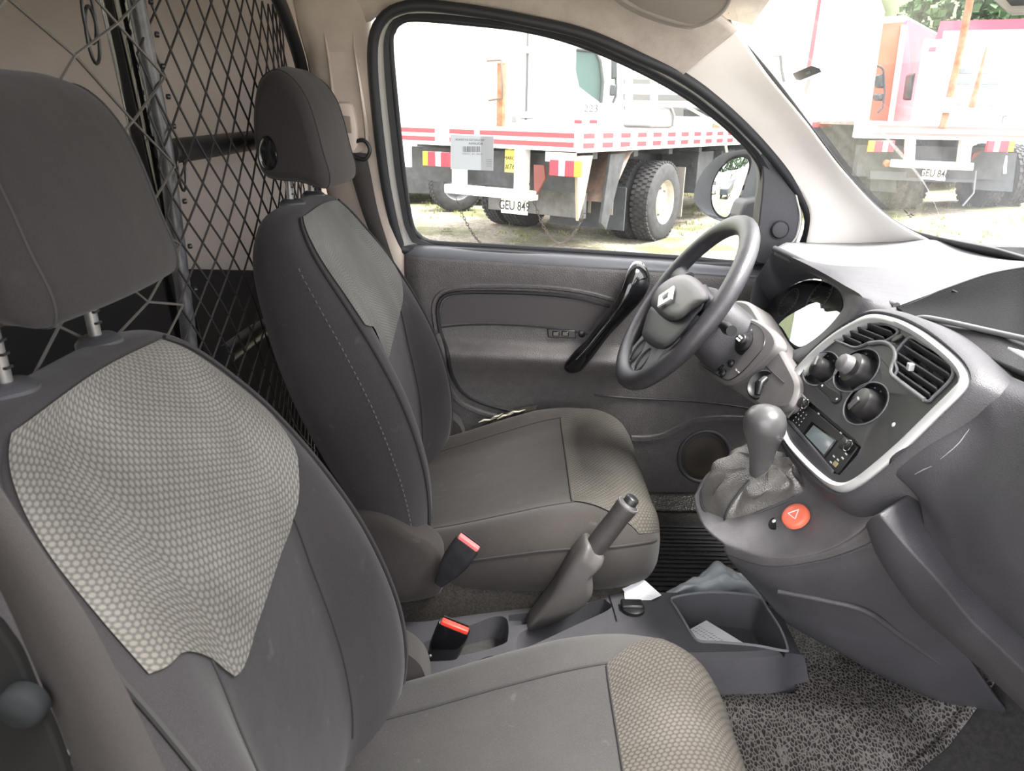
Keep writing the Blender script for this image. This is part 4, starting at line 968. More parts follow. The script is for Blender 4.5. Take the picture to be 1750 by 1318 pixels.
# ================================================================ steering wheel and column
sw_t = thing('steering_wheel', (.306, .40, .705), 'black four-spoke steering wheel with a diamond badge, in front of the far door', 'steering wheel')
SC_ = Vector((.306, .40, .705)); th_ = math.radians(34); SU = Vector((math.sin(th_), 0, math.cos(th_))); SNn = Vector((-math.cos(th_), 0, math.sin(th_))); SE = Vector((0, -1, 0))
def SW(px, py, off=0): return PP(px, py, SNn, SNn.dot(SC_)+off)
rim = []
for k in range(96):
    a = 2*PI*k/96; rim.append(SC_+SU*.168*math.cos(a)+SE*.168*math.sin(a))
MB().tube(rim, .0185, 16, closed=True, flat=.86, fn=tuple(SNn)).build('rim', WHEELM, sw_t, smooth=80)
PAD = [(1142, 478), (1158, 471), (1176, 470), (1193, 480), (1206, 495), (1211, 510), (1200, 520), (1184, 531), (1165, 547), (1146, 550), (1131, 543), (1117, 528), (1113, 516), (1117, 503), (1126, 490)]
LOWP = [(1113, 524), (1131, 541), (1146, 548), (1166, 544), (1186, 528), (1204, 516), (1200, 528), (1190, 540), (1170, 566), (1148, 590), (1131, 597), (1112, 590), (1099, 577), (1099, 562)]
def padmesh(lst, o0, o1, n=60, k_=.0):
    lp = cromc(L2(lst), n); c = sum(lp, Vector())/n
    rings = []
    for s, h in ((1.03, -.02), (1.0, .35), (.965, .72), (.90, .90), (.75, .98), (.5, 1.0), (.2, 1.0)):
        rings.append([SW(*(c+(v-c)*s)[:2], o0+(o1-o0)*max(h, 0)-(.02 if h < 0 else 0)) for v in lp])
    return MB().loft(rings)
hubm = mat('airbag_cover', (.080, .073, .083), .42, bump=.25, bscale=1000)
padmesh(PAD, .0, .038).build('airbag_cover', hubm, sw_t, smooth=70)
padmesh(LOWP, -.006, .026).build('hub_lower', PLD, sw_t, smooth=70)
bd = thing('x', (0, 0, 0)); bpy.data.objects.remove(bd)
bc2 = SW(1140, 508, .040); bu = (SW(1146, 492, .040)-bc2); bu = (bu-SNn*bu.dot(SNn)).normalized(); be = SNn.cross(bu)
# open diamond emblem standing on the cover
d_o = [SW(1153, 490, .042), SW(1149.5, 512, .042), SW(1125.5, 526, .042), SW(1128, 507, .042)]; d_c = sum(d_o, Vector())/4; d_i = [d_c+(p-d_c)*.46 for p in d_o]
MB().add([p for p in d_o]+[p for p in d_i]+[p+SNn*.003 for p in d_o]+[p+SNn*.0035 for p in d_i], [(4+i, 4+(i+1) % 4, 8+4+(i+1) % 4, 12+i) for i in range(4)]+[(i, (i+1) % 4, 8+(i+1) % 4, 8+i) for i in range(4)]+[(8+i, 8+(i+1) % 4, 12+(i+1) % 4, 12+i) for i in range(4)]).build('diamond_badge', mat('badge_silver', (.85, .85, .85), .25, .3), sw_t, smooth=0)
def spoke(pts, w, name, m, off=(0,)):
    return None
for s in (-1, 1):
    a = SC_+SE*s*.055+SU*.022+SNn*.004; b_ = SC_+SE*s*.158+SU*.030-SNn*.002
    MB().tube(crom([a, a.lerp(b_, .5)-SNn*.004, b_], 12), [.030, .028, .026, .024, .022, .021, .0205, .020, .021, .022, .024, .027], 16, flat=.42, fn=tuple(SNn)).build('spoke', WHEELM, sw_t, smooth=80)
# twin lower spoke: frame with two oval windows
fr_o = cromc([SC_+SE*x-SU*y+SNn*h for x, y, h in ((-.062, .050, .006), (-.066, .10, .002), (-.075, .158, -.002), (0, .168, -.002), (.075, .158, -.002), (.066, .10, .002), (.062, .050, .006), (0, .042, .008))], 72)
lo_o = MB().prism(fr_o, -SNn*.010).build('lower_spoke', mat('spoke_grey', (.22, .225, .235), .38), sw_t, smooth=40)
ct = []
for s in (-1, 1):
    oc_ = SC_+SE*s*.030-SU*.122+SNn*.03
    ct.append(MB().prism([oc_+SE*.020*math.cos(t)*(1.0)+SU*.026*math.sin(t) for t in [2*PI*k/32 for k in range(32)]], -SNn*.08).build('cut', PLB, sw_t, smooth=0))
cut(lo_o, ct)
for s in (-1, 1):
    oc_ = SC_+SE*s*.030-SU*.122+SNn*.000
    MB().tube([oc_+SE*.021*math.cos(t)+SU*.027*math.sin(t) for t in [2*PI*k/32 for k in range(32)]], .0028, 6, closed=True).build('window_lip', PLD, sw_t)
text('airbag_mark', 'AIRBAG', SW(1109, 577, .022), SE, SU, .006, PLG, sw_t, depth=.0003)
cl = thing('steering_column', SC_-SNn*.1, 'dark steering column shroud with control stalks behind the wheel', 'steering column')
def cring_(d, w, h, o=0):
    c = SC_-SNn*d-SU*o; return [c+SE*w*math.copysign(abs(math.cos(t))**.6, math.cos(t))+SU*h*math.copysign(abs(math.sin(t))**.6, math.sin(t)) for t in [2*PI*k/40 for k in range(40)]]
MB().loft([cring_(.015, .045, .045), cring_(.04, .062, .055, .0), cring_(.09, .066, .060, .005), cring_(.17, .062, .062, .01), cring_(.26, .06, .06, .01)]).build('shroud', PLD, cl, smooth=50)
for s in (-1, 1):
    a = SC_-SNn*.055+SE*s*.05+SU*.012; b_ = SC_-SNn*.045+SE*s*.155+SU*(.02 if s > 0 else .03)
    MB().tube([a, a.lerp(b_, .4), a.lerp(b_, .75), b_], [.006, .007, .011, .009], 14).build('stalk', PLB, cl)
# ================================================================ low console between the seats
tc_ = thing('centre_console', (.1, .075, .12), 'low black plastic console between the seats with a front tray and cup recess', 'console')
def ctop(x): return .205+.055*max(0, min(1, (x+.15)/.32))
side = []
OUTL = [(-.26, .0, .15), (-.15, -.012, .155), (0, -.014, .158), (.15, -.012, .160), (.28, -.008, .163), (.38, -.004, .164), (.425, .012, .158), (.438, .075, .120), (.438, .076, .118)]
rings = []
for i in range(60):
    x = -.26+.70*i/59
    y0, y1 = spl([(-.26, .0, .15), (-.15, -.014, .155), (.0, -.018, .158), (.25, -.014, .163), (.38, -.006, .164), (.42, .004, .158), (.44, .018, .145)], x)
    zt = ctop(x)-(max(0, (x-.41)/.03))**2*.010
    ex = max(0, (x-.36)/.08); yb = y0-.012-.012*ex
    rings.append([Vector((x, yb, .13)), Vector((x, yb+.004, .17)), Vector((x, y0+.001, zt-.02)), Vector((x, y0+.004, zt-.006)), Vector((x, y0+.012, zt)), Vector((x, y1-.012, zt)), Vector((x, y1-.003, zt-.006)), Vector((x, y1+.004, zt-.03)), Vector((x, y1+.012, .13))])
nose = [Vector((p.x+.05-.25*(p.z-.13), p.y*.86+.011, p.z-.0)) for p in rings[-1]]
nose = [Vector((p.x, p.y, min(p.z, .235))) for p in nose]
body = MB().loft(rings+[nose]).build('console_body', PLD, tc_, smooth=45)
def zc(pts, z, n=40): return [PZ(v.x, v.y, z) for v in cromc(L2(pts), n)]
TR = [(1147, 1026), (1152, 1021), (1180, 1015), (1220, 1012), (1270, 1015), (1298, 1021), (1312, 1040), (1334, 1075), (1346, 1108), (1338, 1112), (1290, 1103), (1230, 1098), (1196, 1096), (1183, 1085), (1168, 1060), (1156, 1040)]
def rcut(lst, z, d, n=48, sh=.86):
    lp = zc(lst, z, n); c = sum(lp, Vector())/n
    return MB().loft([[p+Vector((0, 0, .03)) for p in lp], lp, [c+(p-c)*sh-Vector((0, 0, d)) for p in lp]]).build('cut', PLB, tc_, smooth=0)
cs = [rcut(TR, .2605, .062)]
cs.append(rcut([(884, 1086), (900, 1074), (960, 1056), (1022, 1042), (1036, 1046), (1040, 1060), (980, 1080), (905, 1104), (884, 1106)], .238, .045))
cs.append(rcut([(800, 1072), (845, 1062), (866, 1070), (868, 1100), (858, 1112), (800, 1120), (720, 1118), (715, 1092)], .218, .05))
cs.append(MB().lathe([(.034, .03), (.034, -.045), (0, -.045)], PZ(838, 1158, .215), (0, 0, 1), 36).build('cut', PLB, tc_, smooth=0))
cs.append(MB().lathe([(.030, -.03), (.028, -.076), (0, -.076)], PZ(1250, 1085, .2605)+Vector((.0, .0, -.03)), (0, 0, 1), 36).build('cut', PLB, tc_, smooth=0))
cs.append(MB().box(PZ(893, 1056, .245)+Vector((0, .01, 0)), (.045, .03, .05)).build('cut', PLB, tc_, smooth=0))
cut(body, cs)
body.data.materials.clear(); body.data.materials.append(PLD)
MB().tube([p+Vector((0, 0, .0)) for p in zc(TR, .261, 80)], .0022, 6, closed=True).build('tray_rim', PLDT, tc_)
MB().tube([PZ(838, 1158, .215)+Vector((.034*math.cos(t), .034*math.sin(t), 0)) for t in [2*PI*k/36 for k in range(36)]], .0015, 6, closed=True).build('cup_rim', PLDT, tc_)
MB().tube([PZ(a, b_, .2605) for a, b_ in ((1040, 1016), (1048, 1040), (1054, 1062))], .0012, 6).build('console_joint', PLB, tc_)
# folded corner panel edge beside the socket
so_c = thing('socket_cover', PZ(1080, 1038, .262), 'small black socket cap with a pull tab on the low console, beside the white card', 'socket cap')
MB().lathe([(.019, 0), (.019, .005), (.015, .007), (0, .007)], PZ(1082, 1042, .261), (0, 0, 1), 28).build('cap', PLB, so_c)
q = PZ(1080, 1034, .267); MB().box(q, (.036, .022, .010)).build('pull_tab', PLB, so_c, bevel=.003)
# card with dot-like print in the tray
cdp = [PZ(a, b_, z) for a, b_, z in ((1176, 1078, .212), (1207, 1061, .212), (1271, 1100, .224), (1200, 1100, .214))]
cd_ = thing('paper_label', cdp[0], 'white printed paper label lying in the front tray of the low console', 'paper label')
MB().prism(cdp, (0, 0, .0008)).build('paper', WPAP, cd_, smooth=0)
b = MB()
a0, ax_, ay_ = cdp[0], (cdp[2]-cdp[1]), (cdp[1]-cdp[0])
random.seed(3)
for i in range(11):
    for j in range(3):
        p = a0+ax_*(.06+.065*i)+ay_*(.12+.17*j-.0*i)+Vector((0, 0, .0012))
        b.bar(p, p+ax_.normalized()*.0025+ay_.normalized()*random.uniform(.001, .004), .0008, .0001)
b.build('print', BLK, cd_, smooth=0)
# ---- hand brake
hb = thing('hand_brake', PY(930, 1062, .095), 'raised hand brake lever with a black grip and grey fairing, between the two seats', 'hand brake')
yb = .095
fa = [(1003, 922), (1016, 934), (1031, 945), (1026, 958), (1012, 972), (1012, 998), (1008, 1012), (985, 1035), (940, 1056), (900, 1068), (918, 1040), (940, 1010), (965, 968), (985, 938)]
fp = cromc([PY(a, b_, yb) for a, b_ in fa], 60); fc_ = sum(fp, Vector())/60
MB().loft([[fc_+(p-fc_)*.86+Vector((0, .026, 0)) for p in fp], [p+Vector((0, .020, 0)) for p in fp], [p+Vector((0, -.012, 0)) for p in fp], [fc_+(p-fc_)*.93+Vector((0, -.021, 0)) for p in fp], [fc_+(p-fc_)*.6+Vector((0, -.024, 0)) for p in fp]]).build('fairing', mat('fairing_plastic', (.060, .055, .053), .5, bump=.2, bscale=700), hb, smooth=70)
g0_, g1_ = PY(1018, 934, yb), PY(1074, 862, yb)
ga = (g1_-g0_).normalized(); GH = (g1_-g0_).length
MB().lathe([(.0165, -.01), (.0172, 0), (.0175, GH*.3), (.0168, GH*.7), (.0178, GH*.92), (.0172, GH*1.0), (.012, GH*1.03)], g0_, ga, 28).build('grip', mat('grip_rubber', (.028, .026, .025), .5, noise=.4, nscale=80, bump=.3, bscale=700), hb, smooth=60)
MB().lathe([(.0178, 0), (.0182, .002), (.0175, .004)], g0_+ga*GH*.96, ga, 28).build('grip_ring', PLG, hb)
MB().lathe([(.011, 0), (.011, .010), (.009, .012), (0, .012)], g0_+ga*GH*1.02, ga, 24).build('release_button', PLB, hb)
# ---- buckles
def buckle(name, lab, top_px, bot_px, y, wpx, redm, bodym, tilt, grp='seat belt buckles'):
    t = thing(name, PY(*bot_px, y), lab, 'seat belt buckle', grp)
    a, b_ = PY(*bot_px, y), PY(*top_px, y)
    ax = (b_-a).normalized(); L_ = (b_-a).length; sd = Vector((0, 1, 0)).cross(ax).normalized()
    if sd.x < 0: sd = -sd
    sd = (sd*math.cos(tilt)+Vector((0, -1, 0))*math.sin(tilt)); th2 = ax.cross(sd).normalized()
    w = wpx
    rings = []
    for f, ww, tt in ((0, .35, .6), (.15, .55, .8), (.4, .85, .95), (.6, 1, 1), (.93, 1, 1), (.97, .96, .92)):
        c = a+ax*L_*f; rings.append([c+sd*w*ww*math.copysign(abs(math.cos(k))**.35, math.cos(k))+th2*.0105*tt*math.copysign(abs(math.sin(k))**.45, math.sin(k)) for k in [2*PI*m/28 for m in range(28)]])
    MB().loft(rings).build('buckle_body', bodym, t, smooth=50)
    c = a+ax*L_*.975
    R = Matrix((sd, th2, ax)).transposed()
    rb = MB().box(c+ax*.002-th2*.003, (w*1.72, .011, .008), R).build('release_button', redm, t, bevel=.0018)
    MB().box(c+ax*.003+th2*.0065, (w*1.6, .0025, .006), R).build('tongue_slot', PLB, t)
    return t, a, ax, sd, th2, L_
buckle('seat_belt_buckle', 'black buckle with a faded pink release button, standing against the driver seat side', (802, 926), (750, 998), .098, .022, PINKR, mat('worn_buckle', (.007, .007, .008), .6, noise=1.2, nscale=60, spec=.3), .25)
t_, a_, x_, s_, h_, l_ = buckle('seat_belt_buckle', 'scuffed black buckle with a bright red release button, beside the passenger seat cushion', (778, 1068), (738, 1158), .035, .026, RED, GLB, .1)
for k, f in ((-1, .42), (1, .45)): MB().lathe([(.0028, 0), (.002, .0015), (0, .002)], a_+x_*l_*f+s_*k*.017-h_*.0105*(1 if h_.y > 0 else -1), Vector((0, -1, 0)), 12).build('rivet', STEEL, t_)
# torn piece of trim at the far side of the driver cushion
torn = thing('torn_trim', P((850, 712, 'y', .67)), 'torn fabric edge with pale foam scraps between the driver cushion and the door', 'torn fabric')
random.seed(5)
for (a, b_, c, d) in ((818, 722, 850, 714), (850, 716, 885, 703), (868, 708, 898, 700), (838, 718, 860, 706)):
    p, q = PY(a, b_, .655), PY(c, d, .665)
    MB().tube([p, p.lerp(q, .3)+Vector((0, -.004, .004)), p.lerp(q, .6)+Vector((0, .003, -.002)), q], [.002, .005, .004, .001], 7, flat=.5).build('foam_scrap', mat('foam_pale', (.42, .40, .33), .9), torn)
b = patch([[(800, 738, 'y', .655), (840, 722, 'y', .66), (880, 708, 'y', .665), (915, 700, 'y', .665)], [(812, 728, 'y', .675), (848, 712, 'y', .68), (885, 698, 'y', .68), (918, 692, 'y', .68)]], 20, 5)
b.build('torn_edge', CARPET, torn, solid=.004)
# ---- floor coverings
ma = bpy.data.materials.new('x'); bpy.data.materials.remove(ma)
# crackle-textured rubber on the passenger side, draped over the tunnel
ea_, eb_ = PZ(1748, 1205, .15), PZ(1600, 1325, .13); sl_m = (eb_.x-ea_.x)/(eb_.y-ea_.y)
mr = []
for i in range(120):
    r = []
    for j in range(120):
        y = -.72+.94*j/119; xm = max(.30, min(1.05, ea_.x+sl_m*(y-ea_.y)+max(0, y-ea_.y)*3)); x = .10+(xm-.10)*i/119
        h = .128+.062*max(0, min(1, (y+.24)/.20))**1.2*(1-.25*max(0, min(1, (x-.6)/.3)))
        h += .012*math.exp(-((x-.55)**2+(y+.09)**2)/.0016)-.010*math.exp(-((x-.60)**2+(y+.16)**2)/.004)+.006*math.sin(x*16+y*9)*max(0, min(1, (y+.35)/.3))
        h += max(0, x-.66)**1.2*.9
        if x < .445 and y > -.004: h = min(h, .15)
        if not (x < .445 and y > -.004): h = max(h, .140+.055*max(0, min(1, (.20-abs(y-.07))/.10))+max(0, x-.62)**1.3*1.1)
        if i > 112: h += .007*math.sin(PI/2*min(1, (i-112)/4))
        r.append(Vector((x, y, h)))
    mr.append(r)
fm = MB().grid(mr).build('floor_mat', RMAT, None, solid=.004, smooth=70)
tag(fm, 'crackle-textured grey rubber mat draped over the tunnel below the glovebox', 'floor mat')
# ribbed mat in the driver footwell
dm = thing('floor_mat', (.45, .45, .13), 'black ribbed rubber mat in the driver footwell behind the gear console', 'floor mat')
mr = [[Vector((.10+.75*i/30, .16+.50*j/30, .135+max(0, (.10+.75*i/30)-.68)*.7)) for i in range(31)] for j in range(31)]
MB().grid(mr).build('mat_sheet', CRUB, dm, solid=.004)
for k in range(22):
    y = .235+.0165*k
    MB().tube([Vector((.20, y+.004*math.sin(k), .139)), Vector((.32, y, .140)), Vector((.46, y+.003*math.sin(k*1.7), .140)), Vector((.64, y, .139))], .0044, 6, fn=(0, 0, 1)).build('rib', PLBM, dm)
# white card and plastic bag on the driver floor
wc = thing('white_card', PZ(1080, 1000, .16), 'folded white card leaning on the floor between the console and the ribbed mat', 'card')
MB().prism([PZ(1043, 982, .270), PZ(1082, 976, .275), PZ(1130, 1018, .264), PZ(1112, 1026, .263), PZ(1072, 1018, .263)], (0, 0, .0015)).build('upper_leaf', WPAP, wc, smooth=0)
MB().prism([PZ(1066, 1006, .2635), PZ(1085, 1010, .2625), PZ(1110, 1026, .2615), PZ(1068, 1026, .2615)], (0, 0, .001)).build('lower_leaf', WPAP, wc, smooth=0)
bk_ = thing('black_box', PZ(1055, 1005, .15), 'black ribbed plastic box wedged under the white card beside the driver seat', 'box')
MB().prism([PZ(1034, 992, .165), PZ(1046, 985, .17), PZ(1068, 1004, .17), PZ(1066, 1028, .165), PZ(1038, 1020, .165)], (0, 0, .018)).build('case', PLB, bk_, bevel=.003)
for k in range(4): MB().tube([PZ(1042+5*k, 990+5*k, .189), PZ(1040+7*k, 1016+3*k, .189)], .0018, 6).build('rib', PLD, bk_)
bag = patch([[(1138, 1012, 'z', .20), (1160, 1000, 'z', .205), (1195, 982, 'z', .20), (1226, 958, 'z', .215), (1252, 975, 'z', .205), (1290, 992, 'z', .20)],
             [(1140, 1014, 'z', .21), (1168, 1004, 'z', .225), (1205, 996, 'z', .215), (1235, 984, 'z', .23), (1262, 992, 'z', .218), (1300, 1006, 'z', .20)],
             [(1146, 1022, 'z', .20), (1180, 1016, 'z', .205), (1215, 1012, 'z', .20), (1245, 1010, 'z', .205), (1275, 1014, 'z', .20), (1310, 1020, 'z', .19)],
             [(1150, 1034, 'z', .175), (1185, 1030, 'z', .17), (1215, 1026, 'z', .175), (1245, 1026, 'z', .17), (1275, 1028, 'z', .17), (1310, 1034, 'z', .17)]], 50, 30)
random.seed(11)
from mathutils import noise as mnoise
for v in bag.v:
    n = mnoise.noise(v*38)*.006+mnoise.noise(v*90)*.0025; v += Vector((n*.3, n*.4, n))
tag(bag.build('plastic_bag', mat('grey_bag', (.58, .64, .68), .35), None, smooth=40, solid=.0006), 'crumpled grey-blue plastic bag on the driver floor behind the low console', 'plastic bag')
# ================================================================ cargo divider, net
cg = thing('cargo_divider', (-.46, 0, .12), 'black steel tube divider frame with cord netting behind the two seats', 'cargo divider')
NX = -.465
def ext(a, b_, f): return a+(b_-a)*f
A_, B_ = PX(197, 0, -.50), PX(262, 300, -.50)
MB().tube([ext(A_, B_, -.25), A_, B_, ext(A_, B_, 3.1)], .0185, 18).build('post', GLB, cg)
A_, B_ = PX(233, 0, NX), PX(284, 265, NX)
C_ = PX(322, 570, NX)
pst = MB().tube([ext(A_, B_, -.3), A_, B_, C_, ext(B_, C_, 2.0)], .0105, 16).build('post', mat('scuffed_steel_post', (.05, .05, .053), .35, .35, noise=1.2, nscale=25), cg, label='scuffed bare steel post')
for k in range(9):
    p = (A_.lerp(B_, k/5) if k < 5 else B_.lerp(C_, (k-5)/4))+Vector((.010, .012, 0))
    MB().lathe([(.0035, 0), (.0035, .004), (0, .005)], p, (.7, .7, 0), 10).build('hook', PLB, cg)
MB().tube([PX(284, 260, NX), PX(360, 250, NX), PX(470, 235, NX), Vector((NX, .735, .965))], .0165, 16).build('cross_tube', PLB, cg)
MB().tube([PX(384, 608, NX), PX(432, 572, NX), PX(520, 520, NX)], .0165, 16).build('cross_tube', PLB, cg)
MB().tube(crom([Vector((-.43, .0, 1.27)), Vector((-.43, .40, 1.265)), PX(462, -30, -.43), PX(492, 40, -.43), PX(514, 110, -.43), PX(526, 180, -.43), Vector((-.43, .73, .8)), Vector((-.43, .73, .3))], 60), .0125, 12).build('outer_tube', PLB, cg)
def netting(ya, yb_, za, zb, sy, sz, wob, seed, xoff, pinch):
    b = MB()
    def pos(y, z):
        u = (y-ya)/(yb_-ya); s = mnoise.noise(Vector((y*3.1+seed, z*2.7, seed)))*wob; s2 = mnoise.noise(Vector((y*3.3, z*3.0+seed, 5+seed)))*wob
        px_ = xoff+.03*math.sin(PI*max(0, min(1, u)))+.01*math.sin(z*7+seed)
        zz_ = z-pinch*math.sin(PI*max(0, min(1, u)))*.05
        return Vector((px_, min(yb_, max(ya, y+s)), zz_+s2))
    n1 = int((zb-za)/sz)+int((yb_-ya)/sy)+3
    for sgn in (1, -1):
        for k in range(-int((yb_-ya)/sy)-2, int((zb-za)/sz)+int((yb_-ya)/sy)+3):
            pts = []
            m = int((yb_-ya)/(sy/2))
            for i in range(m+1):
                y = ya+i*sy/2; z = za+k*sz+sgn*i*sz/2
                # cords run straight between knots with a slight wave at each
                if za-1e-6 <= z <= zb+1e-6: pts.append(pos(y, z))
                else:
                    if len(pts) > 1: b.tube(pts, .0016, 5)
                    pts = []
            if len(pts) > 1: b.tube(pts, .0016, 5)
    return b
netting(.05, .715, .15, 1.24, .052, .062, .035, 2.0, NX+.004, 1).build('net', NETM, cg, smooth=0, label='dark cord net, far half')
netting(-.70, .075, .15, 1.24, .21, .085, .05, 7.0, NX+.02, 0).build('net', mat('grey_brown_cord', (.085, .078, .072), .45), cg, smooth=0, label='paler cord net, near half')
for (px, py) in ((152, 25), (158, 60), (310, 290)):
    c = PX(px, py, NX+.01); MB().tube([c+Vector((0, .012*math.cos(t), .028*math.sin(t))) for t in [2*PI*k/20 for k in range(20)]], .002, 6, closed=True).build('loop', PLB, cg)
yl = thing('yellow_crate', (-.75, .45, .12), 'yellow crate in the dark cargo bay, glimpsed between the two seats', 'crate')
ym = mat('yellow_plastic', (.50, .28, .03), .5)
yb0 = MB(); yb0.box((-.75, .45, .26), (.36, .3, .26)); yb0.build('crate_body', ym, yl, bevel=.01)
MB().tube([Vector((-.93+.36*a, .30+.3*b_, .39)) for a, b_ in ((0, 0), (1, 0), (1, 1), (0, 1))], .010, 8, closed=True, fn=(0, 0, 1)).build('crate_rim', ym, yl)
# ================================================================ belts
sb = thing('seat_belt', PY(610, 240, .66), 'driver seat belt: beige height slider on the pillar and dark brown webbing running down', 'seat belt')
sl_ = cromc([PY(a, b_, .66) for a, b_ in ((575, 178), (588, 173), (603, 178), (611, 205), (613, 240), (608, 258), (596, 262), (586, 240), (578, 210))], 40)
MB().loft([[p+Vector((0, .02, 0)) for p in sl_], sl_, [(sum(sl_, Vector())/40)+(p-sum(sl_, Vector())/40)*.9-Vector((0, .012, 0)) for p in sl_], [(sum(sl_, Vector())/40)+(p-sum(sl_, Vector())/40)*.6-Vector((0, .014, 0)) for p in sl_]]).build('height_slider', mat('slider_beige', (.66, .57, .50), .45), sb, smooth=60)
MB().prism([PY(a, b_, .645) for a, b_ in ((581, 197), (599, 199), (602, 228), (585, 226))], (0, -.004, 0)).build('slider_button', mat('slider_button_tan', (.30, .25, .21), .5), sb, bevel=.0015)
MB().tube(cromc([PY(a, b_, .652) for a, b_ in ((604, 244), (622, 240), (632, 256), (624, 272), (606, 268), (596, 256))], 30), .004, 8, closed=True, fn=(0, 1, 0)).build('guide_loop', PLB, sb)
bl0 = crom([PY(a, b_, y) for a, b_, y in ((588, 258, .655), (600, 300, .665), (618, 360, .68), (640, 420, .69), (664, 500, .70), (680, 600, .70))], 20)
bl1 = crom([PY(a, b_, y) for a, b_, y in ((626, 262, .668), (634, 300, .675), (646, 360, .685), (664, 420, .69), (690, 500, .70), (706, 600, .70))], 20)
MB().grid([bl0, [a.lerp(b_, .5) for a, b_ in zip(bl0, bl1)], bl1]).build('webbing', WEBD, sb, solid=.0012)
pb = thing('seat_belt', PY(120, 1060, -.61), 'out-of-focus brown seat belt webbing crossing the lower left corner in front of the passenger seat', 'seat belt')
e1 = crom([PY(a, b_, y) for a, b_, y in ((-180, 520, -.625), (-60, 725, -.622), (0, 830, -.62), (78, 948, -.62), (155, 1062, -.62), (222, 1190, -.62), (290, 1330, -.62), (400, 1560, -.62))], 40)
e0_ = crom([PY(a, b_, y) for a, b_, y in ((-300, 560, -.605), (-150, 780, -.602), (-60, 905, -.60), (0, 1000, -.60), (50, 1110, -.60), (94, 1215, -.60), (138, 1330, -.60), (220, 1560, -.60))], 40)
MB().grid([e0_, [a.lerp(b_, .5)+Vector((0, -.002, 0)) for a, b_ in zip(e0_, e1)], e1]).build('webbing', WEB, pb, solid=.0012)
# passenger seat side shield with its recliner wheel
sh = [PY(a, b_, -.597) for a, b_ in ((-260, 1000), (-40, 1030), (30, 1085), (70, 1170), (110, 1260), (150, 1400), (180, 1600), (-300, 1600))]
MB().prism(cromc(sh, 50), (0, -.008, 0)).build('side_shield', mat('shield_black', (.006, .006, .006), .9, spec=.1), pas, bevel=.002)
MB().lathe([(.013, 0), (.013, .008), (.010, .011), (0, .012)], PY(48, 1196, -.607), (0, -1, 0), 32).build('recliner_wheel', mat('grey_wheel', (.008, .009, .010), .8, spec=.1), pas)
# ================================================================ visor, interior mirror
vs = thing('sun_visor', PY(1150, 20, .42), 'grey felt sun visor folded up under the roof edge at the top of the photo', 'sun visor')
vo = crom([PY(a, b_, y) for a, b_, y in ((1020, -40, .45), (1062, 2, .45), (1092, 20, .44), (1132, 36, .42), (1172, 46, .40), (1200, 45, .38), (1238, 20, .34), (1262, -30, .30))], 50)
MB().loft([[p+Vector((0, 0, 0)) for p in vo]+[p+Vector((-.02, -.03, .10)) for p in reversed(vo)], [p+Vector((-.004, .022, .0)) for p in vo]+[p+Vector((-.024, .0, .10)) for p in reversed(vo)]]).build('visor_pad', mat('visor_felt', (.42, .39, .36), .9, bump=.2, bscale=500), vs, smooth=60)
MB().tube(crom([p+Vector((0, -.002, .004)) for p in vo], 50), .0035, 8).build('visor_hem', mat('visor_felt', (.3, .3, .3)), vs)
MB().prism([PY(a, b_, .40) for a, b_ in ((1172, 46), (1204, 28), (1212, 34), (1186, 52))], (0, .006, 0)).build('clip', BEIGE, vs, bevel=.001)
rv = thing('mirror_bracket', PX(1730, 0, .5), 'pale grey mirror bracket with a dark slot at the top right corner', 'mirror bracket')
mo = [PX(a, b_, .5) for a, b_ in ((1688, -60), (1696, 4), (1722, 28), (1850, 22), (1850, -60))]
MB().prism(mo, (.02, 0, .004)).build('housing', CREAM, rv, bevel=.005)
MB().prism([PX(a, b_, .498) for a, b_ in ((1716, -4), (1728, 10), (1850, 6), (1850, -14))], (.002, 0, 0)).build('slot', PLBM, rv, smooth=0)
# stickers on the glass
st = thing('window_sticker', PW(805, 260), 'white barcode sticker on the driver window, seen from behind with reversed print', 'sticker')
def WQ(lst, off): return [PW(a, b_, off) for a, b_ in lst]
MB().add(WQ([(770, 230), (844, 233), (843, 292), (770, 289)], .001), [(0, 1, 2, 3)]).build('sheet', translucent('sticker_white', (.42, .44, .47)), st, smooth=0)
MB().add(WQ([(822, 231), (844, 232), (843, 292), (822, 291)], .0003), [(0, 1, 2, 3)]).build('white_half', translucent('sticker_bright', (.7, .7, .7)), st, smooth=0)
b = MB(); x = 791.0; random.seed(4)
while x < 821:
    w = random.choice([.5, .8, 1.2]); b.prism(WQ([(x, 250.3), (x+w, 250.4), (x+w, 260.4), (x, 260.2)], -.0004), GN*.0003); x += w+random.choice([.6, 1.0])
b.build('barcode', mat('grey_print', (.08, .08, .09), .6), st, smooth=0)
text('print_line', 'REQUISITOS EXTERIOR', PW(803, 239.3, -.0008), (-1, 0, 0), (0, -.24, 1), .0042, mat('grey_print', (.1, .1, .1)), st, depth=.0001)
text('print_bold', 'ADUANA', PW(813, 245.6, -.0008), (-1, 0, 0), (0, -.24, 1), .0050, BLK, st, depth=.0001)
text('print_line', 'DHL - MA - 02459202', PW(807, 263.3, -.0008), (-1, 0, 0), (0, -.24, 1), .0030, mat('grey_print', (.1, .1, .1)), st, depth=.0001) if False else text('print_line', '024592 - MA - OIVIPAO', PW(807, 263.3, -.0008), (-1, 0, 0), (0, -.24, 1), .0030, mat('grey_print', (.1, .1, .1)), st, depth=.0001)
for k in range(4): text('print_line', 'MARCA 24', PW(836, 273+3.6*k, -.0008), (-1, 0, 0), (0, -.24, 1), .0018, mat('grey_print', (.1, .1, .1)), st, depth=.0001)
ts = thing('toll_tag', PG(1378, 125), 'small grey tag stuck high on the windscreen beside the pale pillar', 'windscreen tag')
